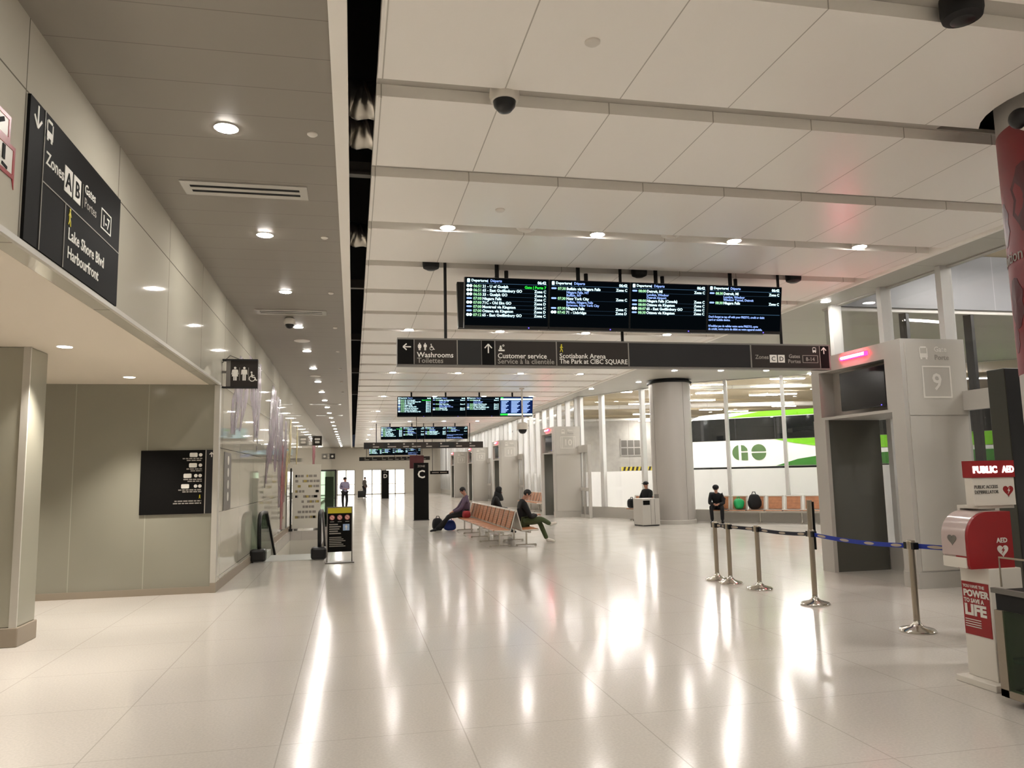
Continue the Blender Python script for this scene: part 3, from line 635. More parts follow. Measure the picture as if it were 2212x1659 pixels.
# ------------------------------------------------------------------ departure displays
ROWS1 = [('GO', '06:51', '21 - U of Guelph', 'Gate | Porte 7'), ('GO', '06:51', '65 - East Gwillimbury GO', 'Zone C'), ('GO', '06:55', '33 - Guelph GO', 'Zone A'), ('—', '07:00', 'Niagara Falls', 'Zone C'), ('GO', '07:00', '71C - Old Elm GO', 'Zone D'), ('—', '07:00', 'Montreal via Kingston', 'Zone C'), ('—', '07:00', 'Ottawa via Kingston', 'Zone D'), ('GO', '07:12', '65 - East Gwillimbury GO', 'Zone C')]
ROWS2 = [('—', '07:30', 'Buffalo via Niagara Falls', 'Zone C'), (None, '', 'Niagara Falls, NY', ''), (None, '', 'Buffalo, NY', ''), ('—', '07:30', 'New York City', 'Zone C'), (None, '', 'Buffalo, Niagara Falls', ''), (None, '', 'Syracuse, New York City', ''), ('—', '07:30', 'Niagara Falls', 'Zone C'), ('GO', '07:45', '71 - Uxbridge', 'Zone D')]
ROWS3 = [('—', '08:00', 'Detroit, MI', 'Zone C'), (None, '', 'London, Windsor', ''), (None, '', 'Detroit Airport', ''), ('—', '08:00', 'Niagara Falls (Canada)', 'Zone C'), ('—', '08:00', 'Ottawa via Kingston', 'Zone C'), ('GO', '08:07', '65 - East Gwillimbury GO', 'Zone C'), ('—', '08:30', 'Ottawa via Kingston', 'Zone C')]
ROWS4 = [('—', '08:30', 'Detroit, MI', 'Zone C'), (None, '', 'London, Windsor', ''), (None, '', 'Windsor Tunnel, Detroit', ''), ('—', '08:30', 'Niagara Falls', 'Zone C')]
MSG = ["Don't forget to tap off with your PRESTO, credit or debit", 'card or mobile device.', '', "N'oubliez pas de valider votre carte PRESTO, carte", 'de crédit, votre carte de débit ou votre appareil mobile.']
W, H_ = 1.228, .725
def screen_rows(root, rows, msg=False):
    wh, bl, gr_, gt, ln = MB(), MB(), MB(), MB(), MB()
    z = H_ - .045; wh.rrect(.035, .075, z - .03, z + .022, .01); wh.text('Departures', .095, z - .018, .036, bold=.02); bl.text('|  Départs', .325, z - .018, .036, bold=.015); wh.text('06:42', W - .045, z - .03, .04, 'RIGHT', bold=.03); ln.rect(.03, W - .03, z - .044, z - .038)
    z -= .078; dz = .058
    for a, tm, ds, zn in rows:
        if a is None:
            bl.text(ds, .255, z - .012, .034, bold=.02); z -= .042; continue
        if a == 'GO': wh.disc(.048, z, .021); wh.disc(.088, z, .021)
        else: bl.rrect(.03, .105, z - .012, z + .012, .01)
        gr_.text(tm, .125, z - .02, .038, bold=.02); wh.text(ds, .255, z - .02, .038, bold=.025)
        (gt if zn.startswith('Gate') else wh).text(zn, W - .045, z - .02, .038, 'RIGHT', bold=.025); ln.rect(.12, W - .04, z - .032, z - .0305); z -= dz
    if msg:
        z = .29; ln.rect(.02, W - .03, z, z + .007); z -= .045
        for s in MSG:
            if s: bl.text(s, .022, z - .012, .032, bold=.02, sx=.86)
            z -= .046
    for m_, nm, mt in ((wh, 'white_text', 'scr_white'), (bl, 'blue_text', 'scr_blue'), (gr_, 'time_text', 'scr_green'), (gt, 'gate_text', 'scr_gate'), (ln, 'rule', 'scr_line')):
        if len(m_.bm.verts): m_.mapv(lambda c: (c.x, c.y - .002, c.z)); m_.build(nm, mt, root)
        else: m_.bm.free()
def display(label, x, y, z, rows, msg=False, tilt=10, rot=0, kind='dep', group='departure displays'):
    t = thing('departure_display', label, 'display', (x, y, 0), rot, group)
    q = MB(); q.box(0, W, 0, .09, 0, H_, .008); s = q.build('housing', 'black', t)
    q = MB(); q.box(.01, W - .01, -.0015, .0005, .045, H_ - .01); p = q.build('screen', 'scr_back' if kind != 'table' else 'scr_navy', t)
    if kind == 'dep': screen_rows(p, rows, msg)
    elif kind == 'table':
        q = MB(); q.rect(.02, W - .02, H_ - .12, H_ - .06, -.002); q.rect(.3, W - .02, .05, .11, -.002); q.build('white_text', 'scr_white', p)
        q = MB(); q.rect(.02, .3, .05, .11, -.002); q.rect(.03, .12, H_ - .05, H_ - .02, -.002); q.build('gate_text', 'scr_gate', p)
        q = MB()
        for k in range(9):
            z_ = H_ - .165 - k * .05
            for a, b in ((.05, .32), (.42, .74), (.82, 1.12)): q.rect(a, b - .05 * ((k * 7) % 3), z_ - .016, z_ + .016, -.002)
        q.build('blue_text', 'scr_blue', p)
    q = MB(); q.box(W - .30, W - .285, -.004, 0, .014, .03); q.build('standby_light', 'led_blue', s)
    th = math.radians(tilt)
    for o in (s, p): o.location = (0, 0, z); o.rotation_euler = (th, 0, 0)
    q = MB(); q.cyl((W * .42, .16, z + H_ - .2), (W * .42, .16, 4.80), .03, 10); q.box(W * .42 - .08, W * .42 + .08, .08, .18, z + .35, z + .55); q.build('hanger', 'matte_black', t)
    return t
RW = [ROWS1, ROWS2, ROWS3, ROWS4]
pos = ['leftmost', 'second from the left', 'third from the left', 'rightmost']
for r_, (yb, row, zz) in enumerate(((10.53, 'nearest row', 3.765), (27.25, 'second row', 3.80), (43.5, 'third row', 3.78), (74.8, 'farthest row', 3.78))):
    for k in range(4):
        display('glowing departure display in the %s, %s' % (row, pos[k]), 1.53 + 1.232 * k, yb, zz, RW[k], k == 3 and r_ != 1, kind='table' if (r_ == 1 and k == 3) else 'dep')
for k in range(4):
    display('black back of a departure display behind the nearest row, %s' % pos[k], 1.50 + 1.232 * (k + 1), 11.00, 3.84, [], kind='off', rot=180, group='rear departure displays')

# ------------------------------------------------------------------ totems and boards on the floor
def totem(label, x, y, ch):
    t = thing('zone_pillar', label, 'sign', (x, y, 0), 0, 'zone pillars')
    q = MB(); q.box(0, .57, 0, .2, 0, 2.23, .008); q.build('body', 'sign_dark', t)
    q = MB(); q.text('ZONE', .285, 2.06, .075, 'CENTER', bold=.02); q.build('zone_word', 'ink_dim', t)
    q = MB(); q.text(ch, .285, 1.64, .30, 'CENTER', bold=.03); q.build('zone_letter', 'ink', t)
    q = MB(); q.box(-.02, .59, -.02, .22, 0, .03); q.build('base_plate', 'black', t)
totem('tall black pillar with a large white C', 2.34, 30.2, 'C')
totem('smaller looking black pillar with a D before the end doors', 2.26, 62.2, 'D')
t = thing('notice_board', 'standing notice board with yellow header beside the escalator', 'sign', (-.49, 16.1, 0), 3)
q = MB(); q.box(0, .47, 0, .02, .22, 1.10); q.build('panel', 'sign_dark', t)
q = MB(); q.box(0, .47, -.003, -.0002, .99, 1.10); q.build('yellow_header', 'yellow', t)
q = MB(); q.box(-.02, 0, -.005, .03, 0, 1.12); q.box(.47, .49, -.005, .03, 0, 1.12); q.box(-.02, .49, -.005, .03, 1.10, 1.12); q.build('frame', 'frame_grey', t)
q = MB(); q.box(-.05, .52, -.12, .16, 0, .02, .004); q.build('base_plate', 'frame_grey', t)
for k in range(3): q = MB(); q.disc(.085 + .15 * k, .905, .052, -.0005); q.build('prohibition_roundel', mat('pale_pink_roundel_%d' % k, (226, 176, 166), .5) if k == 0 else bpy.data.materials['pale_pink_roundel_0'], t)
q = MB()
for k in range(3): q.ring(.085 + .15 * k, .905, .043, .008, y=-.005, t=.001); q.bar(.055 + .15 * k, .93, .115 + .15 * k, .88, .008, -.005, .001)
q.build('roundel_bar', 'red', t)
q = MB(); q.rect(.30, .43, .64, .77, -.0005); q.build('blue_square', mat('pale_blue_square', (150, 178, 214), .5), t)
q = MB(); pic_man(q, .365, .705, .10); q.mapv(lambda c: (c.x, c.y - .005, c.z)); q.build('blue_pictogram', 'ink', t)
q = MB()
for k in range(5): q.rect(.03, .2 + .03 * ((k * 5) % 3), .755 - .045 * k, .778 - .045 * k, -.0005)
for k in range(6): q.rect(.03, .27 + .04 * ((k * 7) % 3), .50 - .035 * k, .516 - .035 * k, -.0005)
for k in range(3): q.rect(.045 + .15 * k, .125 + .15 * k, .815, .828, -.0005)
q.build('small_print', 'ink_dim', t)

# escalator going down, seen from its landing
t = thing('escalator', 'escalator going down with black handrails beside the glass wall', 'escalator', (0, 0, 0))
for nm, x in (('a', -1.9), ('b', -.68)):
    pts = []
    for k in range(9): a = math.radians(-80 - 190 * k / 8 + 0); 
    prof = [(17.0, .12), (16.93, .3), (16.88, .5), (16.86, .72), (16.9, .88), (17.0, .96), (17.2, .985), (17.7, .985), (18.2, .96)] + [(18.2 + .45 * k, .96 - .26 * k) for k in range(1, 12)]
    q = MB(); q.tube([(x, a, b) for a, b in prof], .042, 10); q.build('handrail', 'black', t, True)
    q = MB(); q.prism([(a, b - .03) for a, b in prof[3:]] + [(23.15, -2.85), (18.4, -.02), (17.02, .1)], x - .012, x + .012, 'yz'); q.build('balustrade', 'green_glass', t)
    q = MB(); q.box(x - .17, x + .15, 16.72, 17.02, .02, .27, .05); q.build('newel_base', 'black', t)
    q = MB(); q.box(x - .1, x + .1, 16.8, 18.3, 0.0, .14); q.build('skirt', 'alu', t)
q = MB(); q.box(-1.78, -.8, 16.9, 18.2, .001, .012); q.build('landing_plate', 'alu', t)
q = MB(); st = [(18.2, -.02)]
for k in range(12): st += [(18.2 + .4 * k, -.05 - .22 * k), (18.6 + .4 * k, -.05 - .22 * k)]
q.prism(st + [(23.0, -3.0), (18.2, -.5)], -1.78, -.8, 'yz'); q.build('steps', 'frame_grey', t)
t = thing('exhibition_board', 'tall white board of coloured hand lettering behind the escalator', 'sign', (-2.0, 26.7, 0))
q = MB(); q.box(.03, .95, 0, .04, .06, 2.18); q.build('panel', 'tile_white', t)
q = MB(); q.box(.1, .2, -.2, .24, 0, .06); q.box(.78, .88, -.2, .24, 0, .06); q.build('foot', 'frame_grey', t)
rr = random.Random(3)
for nm, m_, k0 in (('dark_lettering', 'ink_dim', 0), ('ochre_lettering', 'straw', 1), ('black_mark', 'sign_dark', 2)):
    q = MB()
    for k in range(9):
        z = 1.75 - k * .17; x = .12
        while x < .8:
            l = rr.uniform(.06, .15)
            if rr.random() < (.75, .18, .10)[k0]: q.rect(x, x + l * .8, z, z + .08, -.0005 - .002 * k0, .002)
            x += l
    q.build(nm, m_, t)
q = MB(); q.cyl((-1.99, 26.3, 0), (-1.99, 26.3, 2.05), .03, 10); q.cyl((-1.99, 26.3, 0), (-1.99, 26.3, .08), .07, 12)
tag(q.build('barrier_post', 'black', None, True), 'thin black post at the left edge of the lettered board', 'post')
t = thing('glass_display_case', 'black framed glass display case beyond the escalator', 'display case', (-1.35, 28.2, 0))
q = MB()
for x in (0, .72):
    for y in (0, .5): q.box(x, x + .05, y, y + .05, 0, 2.0)
q.box(0, .77, 0, .55, 1.95, 2.0); q.box(0, .77, 0, .55, 0, .06); q.box(0, .77, 0, .05, .98, 1.0); q.build('frame', 'black', t)
q = MB(); q.box(.05, .72, .02, .03, .06, 1.95); q.build('pane', 'green_glass', t)
q = MB(); q.box(.38, .68, .2, .35, .06, 1.75); q.build('dark_panel', 'gate_dark', t)
q = MB(); q.box(.05, .72, .1, .5, .06, .5); q.build('plinth', 'matte_black', t)

# ------------------------------------------------------------------ columns
t = thing('round_column', 'large grey clad round column beside the window bay', 'column', (10.42, 23.95, 0))
q = MB(); q.lathe([(.68, .14), (.68, 4.62)], 64); q.build('shaft', 'concrete_col', t, True)
q = MB(); q.lathe([(.70, 0), (.70, .12), (.68, .14)], 64); q.build('base_ring', 'gate', t, True)
q = MB(); q.lathe([(.74, 4.62), (.74, 4.66), (.66, 4.70), (.66, 4.75)], 64); q.build('top_ring', 'matte_black', t, True)
q = MB()
for a in (-75, -165, 20): q.box(-.004, .004, -.683, -.676, .14, 4.62, mtx=Matrix.Rotation(math.radians(a + 90), 4, 'Z'))
q.build('seam', 'frame_grey', t)
t = thing('wrapped_column', 'round column wrapped in a red poster at the right edge', 'column', (6.02, 5.06, 0))
q = MB(); q.lathe([(.598, 0), (.598, 4.9)], 64); q.build('shaft', 'concrete_col', t, True)
q = MB(); q.lathe([(.602, 2.45), (.602, 4.55)], 64); wr = q.build('poster_wrap', 'red_dark', t, True)
def wrap(m, r=.604):
    # x along the circumference (0 at 150 degrees, growing to the viewer's right), z up
    return m.mapv(lambda c: (r * math.cos(math.radians(150) + c.x / .6) * (1 - c.y / r), r * math.sin(math.radians(150) + c.x / .6) * (1 - c.y / r), c.z))
q = MB(); q.text('Exhibition', -.36, 3.40, .10, bold=.01)
for e in range(2): bmesh.ops.subdivide_edges(q.bm, edges=q.bm.edges[:], cuts=1)
wrap(q); q.build('lettering', 'ink_dim', wr)
q = MB()
for x, z, s in ((-.05, 3.75, .2), (.3, 3.9, .3), (.05, 3.05, .22), (.45, 3.1, .3), (-.02, 2.75, .12)):
    p = [(x + s * .6 * math.cos(k * PI / 8) * (1 if k % 2 else .75), z + s * math.sin(k * PI / 8)) for k in range(16)]
    for k in range(16): q.prism([(x, z), p[k], p[(k + 1) % 16]], -.0005, .0005)
wrap(q, .6035); q.build('poster_graphic', 'red_shade', wr)
t = thing('bullet_camera', 'white camera clamped on the neck of the red column', 'security camera', (5.42, 4.96, 4.52))
q = MB(); q.lathe([(.06, -.17), (.10, -.12), (.125, -.02), (.12, .08), (.07, .13)], 24); q.mapv(lambda c: (c.z * .6 + .02, c.x - c.z * .25 - .03, c.y)); q.build('housing', 'white', t, True)
q = MB(); q.sphere((-.07, .03, 0), .085, 20); q.build('lens', 'black', t, True)
q = MB(); q.cyl((.06, -.03, .0), (.16, .03, 0), .05, 14); q.build('mount', 'white', t, True)

# ------------------------------------------------------------------ stanchions with belts along x = 5.7
def stanchion(label, x, y, h, to=None, blue=True, sag=.0, tall=0):
    t = thing('belt_stanchion', label, 'stanchion', (x, y, 0), 0, 'belt stanchions')
    q = MB(); q.lathe([(.175, 0), (.18, .012), (.165, .03), (.07, .055), (.036, .09), (.032, .12)], 36); q.build('base', 'chrome', t, True)
    q = MB(); q.cyl((0, 0, .09), (0, 0, h + tall), .032, 20); q.build('post', 'steel', t, True)
    q = MB(); q.lathe([(.040, h - .09), (.043, h - .08), (.043, h - .01), (.038, h)], 20); q.build('head', 'steel' , t, True)
    q = MB(); q.box(-.03, .03, -.075, -.035, h - .09, h - .02); q.box(-.03, .03, .035, .075, h - .09, h - .02); q.build('belt_clip', 'black', t)
    if to:
        dx, dy, dz = to[0] - x, to[1] - y, to[2] - (h - .055); L = math.hypot(dx, dy); a = math.atan2(dy, dx); S = 24
        P = lambda f: (dx * f, dy * f, h - .055 + dz * f - sag * 4 * f * (1 - f))
        q = MB(); nx, ny = -math.sin(a) * .002, math.cos(a) * .002; f0, f1 = .075 / L, 1 - .075 / L; prev = None
        for k in range(S + 1):
            p = P(f0 + (f1 - f0) * k / S); c = [q.bm.verts.new((p[0] + s * nx, p[1] + s * ny, p[2] + zz)) for s, zz in ((1, .024), (1, -.024), (-1, -.024), (-1, .024))]
            if prev:
                for i in range(4): q.bm.faces.new((prev[i], prev[(i + 1) % 4], c[(i + 1) % 4], c[i]))
            prev = c
        b = q.build('belt', 'belt_blue' if blue else 'belt_black', t)
        q = MB(); n = max(2, int(L / .36))
        for k in range(n):
            f = (k + .5) / n
            for s in (-1, 1):
                ring = []
                for j in range(14):
                    an = 2 * PI * j / 14; p = P(f + .085 / L * math.cos(an)); ring.append(q.bm.verts.new((p[0] + s * nx * 1.4, p[1] + s * ny * 1.4, p[2] + .016 * math.sin(an))))
                q.bm.faces.new(ring)
        q.build('belt_mark', 'belt_logo', b)
    if tall:
        q = MB(); q.box(.036, .05, -.03, .03, h - .25, h + tall - .02); q.build('sign_frame', 'black', t)
    return t
stanchion('steel belt stanchion farthest along the queue line', 5.59, 11.32, .90, (5.61, 10.93, .845), False)
stanchion('steel belt stanchion overlapping the farthest one', 5.61, 10.93, .90, (5.72, 10.27, .845), False, .0)
stanchion('steel belt stanchion standing in the middle of the queue', 5.72, 10.27, .90, (5.71, 8.9, .875), False, .02)
stanchion('tall steel belt stanchion with a sign holder on top', 5.71, 8.9, .93, (5.75, 7.16, .875), True, .03, .37)
stanchion('steel belt stanchion nearest the camera, by gate 9', 5.75, 7.16, .93, (6.20, 6.28, .86), True, .0)

# ------------------------------------------------------------------ defibrillator stand and display fridge at the right
t = thing('defibrillator_stand', 'white and red defibrillator stand at the right edge', 'defibrillator', (4.82, 5.1, 0))
q = MB(); q.box(0, .30, .07, .36, .05, .90, .006); q.build('body', 'white', t)
q = MB(); q.box(-.09, .38, .0, .40, 0, .05, .006); q.build('base_plate', 'white', t)
q = MB(); q.box(.06, .40, .372, .40, .051, 1.354); q.box(.06, .40, .18, .40, 1.355, 1.379); q.box(.01, .40, .16, .24, 1.38, 1.60); q.build('back_panel', 'white', t)
q = MB(); q.box(.005, .405, .15, .25, 1.601, 1.735); hd = q.build('lit_header', 'red', t)
q = MB(); q.text('PUBLIC', .012, 1.64, .05, y=.149, bold=.08, sx=.98); q.text('AED', .288, 1.64, .05, y=.149, bold=.06, sx=.80); q.build('header_lettering', 'lit_white', hd)
q = MB(); q.text('PUBLIC ACCESS', .02, 1.515, .026, y=.159, bold=.02, sx=.85); q.text('DEFIBRILLATOR', .02, 1.475, .026, y=.159, bold=.02, sx=.85); q.build('panel_lettering', 'frame_grey', t)
def heart(m, x, z, s, y, t_=.003):
    p = []
    for k in range(28):
        a = 2 * PI * k / 28; p.append((x + s * .0315 * 16 * math.sin(a) ** 3, z + s * .0315 * (13 * math.cos(a) - 5 * math.cos(2 * a) - 2 * math.cos(3 * a) - math.cos(4 * a))))
    m.prism(p, y - t_, y)
q = MB(); heart(q, .335, 1.495, .095, .159); q.build('red_heart', 'red', t)
q = MB(); q.prism([(.345, 1.52), (.325, 1.492), (.337, 1.492), (.326, 1.465), (.35, 1.5), (.338, 1.5)], .153, .1555); q.build('heart_bolt', 'white', t)
arc = [(.06 - .2 * math.cos(a * PI / 24), 1.135 + .2 * math.sin(a * PI / 24)) for a in range(13)]
prof = [(.27, .90), (-.13, .90), (-.14, .93)] + arc + [(.27, 1.335)]
q = MB(); q.prism(prof, .095, .23, 'xz'); ab = q.build('cabinet', 'red', t)
q = MB(); q.prism([(-.13, .985), (-.144, 1.0)] + [(.06 - .204 * math.cos(a * PI / 24), 1.135 + .204 * math.sin(a * PI / 24)) for a in range(13)] + [(.20, 1.339), (.20, 1.20), (0, 1.0)], .12, .365, 'xz'); q.build('clear_cover', 'pinkish', ab, True)
q = MB(); q.box(-.148, -.125, .12, .36, .905, .985); q.box(-.13, .1, .232, .365, .90, 1.0); q.build('instruction_label', 'white', ab)
q = MB(); heart(q, .17, 1.035, .10, .095); q.text('AED', .17, 1.095, .036, 'CENTER', y=.095, bold=.04); q.build('cabinet_mark', 'ink', ab)
q = MB(); q.prism([(.18, 1.06), (.156, 1.033), (.17, 1.033), (.158, 1.008), (.187, 1.042), (.174, 1.042)], .0895, .0918); q.build('mark_bolt', 'red', ab)
q = MB(); heart(q, .0, 0, .09, 0); q.mapv(lambda c: (-.1455 + c.y, .25 - c.x, 1.12 + c.z)); q.build('cover_mark', 'frame_grey', ab)
def side(m): return m.mapv(lambda c: (c.y - .001, .36 - c.x, c.z))      # face that looks towards -x
q = MB(); q.rect(.01, .275, .37, .78); side(q); po = q.build('poster', 'red', t)
q = MB(); q.text('YOU HAVE THE', .025, .735, .024, y=-.0045, bold=.02, sx=.88); q.text('POWER', .025, .668, .05, y=-.0045, bold=.06, sx=1.0); q.text('TO SAVE A', .025, .62, .032, y=-.0045, bold=.04, sx=.88); q.text('LIFE', .025, .525, .08, y=-.0045, bold=.07, sx=1.1)
for k in range(4): q.rect(.025, .18, .485 - .018 * k, .491 - .018 * k, -.0045)
side(q); q.build('poster_lettering', 'ink', po)
t = thing('display_fridge', 'dark glass fronted display cabinet at the bottom right corner', 'display case', (4.56, 3.9, 0))
q = MB(); q.box(.02, .9, -.9, .97, .66, .80); q.box(.02, .9, -.9, .97, .05, .10); q.box(.5, .9, -.9, .97, .10, .66); q.build('body', 'matte_black', t)
q = MB(); q.box(-.01, .03, -.9, .98, .78, .815); q.build('counter_edge', 'frame_grey', t)
q = MB(); q.box(-.005, .05, .90, .97, .06, .66); q.box(-.005, .05, -.9, .97, .06, .11); q.box(0, .9, .94, .97, .06, .66); q.build('frame', 'base', t)
q = MB(); q.box(.0, .01, -.9, .90, .11, .66); q.build('pane', 'green_glass', t)
q = MB(); q.box(.05, .5, -.9, .94, .30, .32); q.build('shelf', 'frame_grey', t)
q = MB(); q.box(.1, .48, -.8, .9, .10, .11); q.box(.49, .5, -.9, .94, .10, .66); q.build('liner', mat('pale_liner', (150, 166, 160), .5), t)
q = MB(); q.tube([(.06, .95, .82), (.06, .95, 1.03), (.06, -.9, 1.03)], .007, 8); q.build('guard_rail', 'steel', t, True)
for y in (.95, -.9): pass
t = thing('information_totem', 'tall black slab totem behind the defibrillator stand', 'totem', (6.16, 6.2, 0))
q = MB(); q.box(0, 1.0, 0, .21, .04, 2.63, .006); q.build('body', mat('olive_black_panel', (58, 58, 50), .35), t)
q = MB(); q.box(.004, .996, -.008, -.0005, .06, 2.62); q.build('front_glass', 'black', t)
q = MB(); q.box(-.03, 1.03, -.04, .25, 0, .04); q.build('base_plate', 'matte_black', t)

# ------------------------------------------------------------------ benches
def bench(label, n, pitch, loc, rz, legs=(.12, .5, .88), group=None):
    """row of seats along local x, people face local -y; local y=0 is the front edge"""
    t = thing('beam_bench', label, 'bench', loc, rz, group); L = n * pitch
    q = MB(); q.box(.02, L - .02, .19, .25, .33, .38); q.build('beam', 'bench_grey', t)
    for f in legs:
        x = L * f; q = MB(); q.cyl((x, .22, .03), (x, .22, .34), .022, 10); q.box(x - .02, x + .02, -.02, .48, .018, .045); q.cyl((x, .0, 0), (x, .0, .03), .028, 10); q.cyl((x, .46, 0), (x, .46, .03), .028, 10); q.build('leg', 'chrome', t, True)
    for k in range(n):
        x0 = k * pitch + .03; x1 = (k + 1) * pitch - .03
        q = MB(); q.prism([(0, .405), (.02, .425), (.42, .405), (.42, .385), (.02, .395)], x0, x1, 'yz'); q.build('seat', 'wood', t)
        q = MB(); q.prism([(.40, .45), (.52, .84), (.535, .84), (.415, .45)], x0 + .045, x1 - .045, 'yz'); q.build('backrest', 'wood', t)
        q = MB()
        q.prism([(.015, .38), (.41, .365), (.41, .385), (.015, .395)], x0 - .01, x1 + .01, 'yz'); q.prism([(.42, .40), (.54, .86), (.552, .86), (.43, .40)], x0 - .01, x1 + .01, 'yz'); q.prism([(.505, .84), (.545, .87), (.552, .86), (.52, .835)], x0 - .01, x1 + .01, 'yz'); q.build('seat_shell', 'bench_grey', t)
    for x in (0, L):
        q = MB(); q.tube([(x, .02, .40), (x, .41, .39), (x, .545, .87)], .016, 8); q.tube([(x, .24, .36), (x, .24, .40)], .015, 8); q.build('end_frame', 'bench_grey', t, True)
    return t
# back to back pair in the middle of the hall (runs along y)
bench('wooden slatted bench facing the escalator, back to back in the hall', 11, .60, (3.20, 24.35, 0), -90, (.06, .28, .5, .72, .94), 'back to back benches')
bench('wooden slatted bench facing the gates, back to back in the hall', 11, .60, (4.31, 17.80, 0), 90, (.06, .28, .5, .72, .94), 'back to back benches')
bench('wooden bench below the window, behind the queue stanchions', 9, .56, (11.45, 23.42, 0), -38.3, (.06, .3, .55, .8, .95))
bench('wooden wall bench between gate 10 and gate 11', 7, .58, (8.02, 37.6, 0), -90, (.1, .5, .9))
bench('short wooden bench half hidden behind the round column', 2, .58, (9.55, 26.25, 0), -62, (.2, .8))

# ------------------------------------------------------------------ bins, bags
t = thing('waste_station', 'grey metal waste station at the foot of the column', 'bin', (8.95, 23.05, 0), 8)
q = MB(); q.box(0, .62, 0, .6, .03, .86, .015); q.build('body', 'gate', t)
q = MB(); q.box(.02, .60, .02, .58, 0, .03); q.build('plinth', 'black', t)
q = MB(); q.box(.03, .27, -.006, 0, .66, .80); q.build('opening', 'sign_dark', t)
q = MB(); q.box(.30, .305, -.006, 0, .05, .84); q.box(.44, .445, -.006, 0, .05, .84); q.build('door_seam', 'frame_grey', t)
q = MB(); q.box(.5, .62, .03, .1, .86, .99); q.build('notice', 'frame_grey', t)
def lump(name, label, cat, loc, size, m, n=14, seed=1, group=None, strap=None):
    q = MB(); q.sphere((0, 0, size[2] / 2), (size[0] / 2, size[1] / 2, size[2] / 2), 20); rn = random.Random(seed)
    ph = [rn.uniform(0, 6) for _ in range(4)]
    def f(c):
        u = (c.z / size[2]); k = 1 + .10 * math.sin(c.x * 19 + ph[0]) * math.sin(c.z * 15 + ph[1]) + .08 * math.sin(c.y * 21 + ph[2])
        sq = 1.0 - .22 * max(0, u - .6)
        return (c.x * k * sq, c.y * k * sq, max(0, c.z))
    def sup(c):
        o = []
        for v, h in ((c.x, size[0] / 2), (c.y, size[1] / 2), (c.z - size[2] / 2, size[2] / 2)): u = v / h; o.append(math.copysign(abs(u) ** .62, u) * h * .96)
        return (o[0], o[1], o[2] + size[2] / 2)
    q.mapv(lambda c: Vector(sup(c))); q.mapv(f)
    t = thing(name, label, cat, loc, 0, group); q.build('body', m, t, True, 80)
    q = MB(); q.tube([(-size[0] * .18, 0, size[2] * .93), (-size[0] * .1, 0, size[2] * 1.12), (size[0] * .1, 0, size[2] * 1.12), (size[0] * .18, 0, size[2] * .93)], .014, 8); q.build('handle', strap or 'black', t, True)
    return t
lump('backpack', 'black bag on the floor by the Zone C pillar', 'bag', (2.62, 24.3, 0), (.34, .28, .40), 'cloth_black', seed=2)
lump('carrier_bag', 'blue bag on the floor beside the black bag', 'bag', (2.97, 24.08, 0), (.36, .28, .34), 'bag_blue', seed=3, strap='bag_blue')

# ------------------------------------------------------------------ people
def skin(name, V, E, m, parent, sub=1, smooth=True):
    """grow one continuous surface over a skeleton: V = {joint: (x, y, z, radius)}"""
    keys = list(V); me = bpy.data.meshes.new(name)
    me.from_pydata([V[k][:3] for k in keys], [(keys.index(a), keys.index(b)) for a, b in E], [])
    o = bpy.data.objects.new(name, me); COL.objects.link(o)
    o.modifiers.new('s', 'SKIN'); ms = o.modifiers.new('u', 'SUBSURF'); ms.levels = sub; ms.render_levels = sub
    for i, k in enumerate(keys):
        r = V[k][3]; r = r if hasattr(r, '__len__') else (r, r); me.skin_vertices[0].data[i].radius = r; me.skin_vertices[0].data[i].use_root = (i == 0)
    nm = bpy.data.meshes.new_from_object(o.evaluated_get(bpy.context.evaluated_depsgraph_get()))
    bpy.data.objects.remove(o); bpy.data.meshes.remove(me)
    nm.materials.clear(); nm.materials.append(M[m] if isinstance(m, str) else m)
    for p in nm.polygons: p.use_smooth = True
    ob = bpy.data.objects.new(name, nm); COL.objects.link(ob)
    if parent is not None: ob.parent = parent
    return ob
def V3(a): return Vector(a)
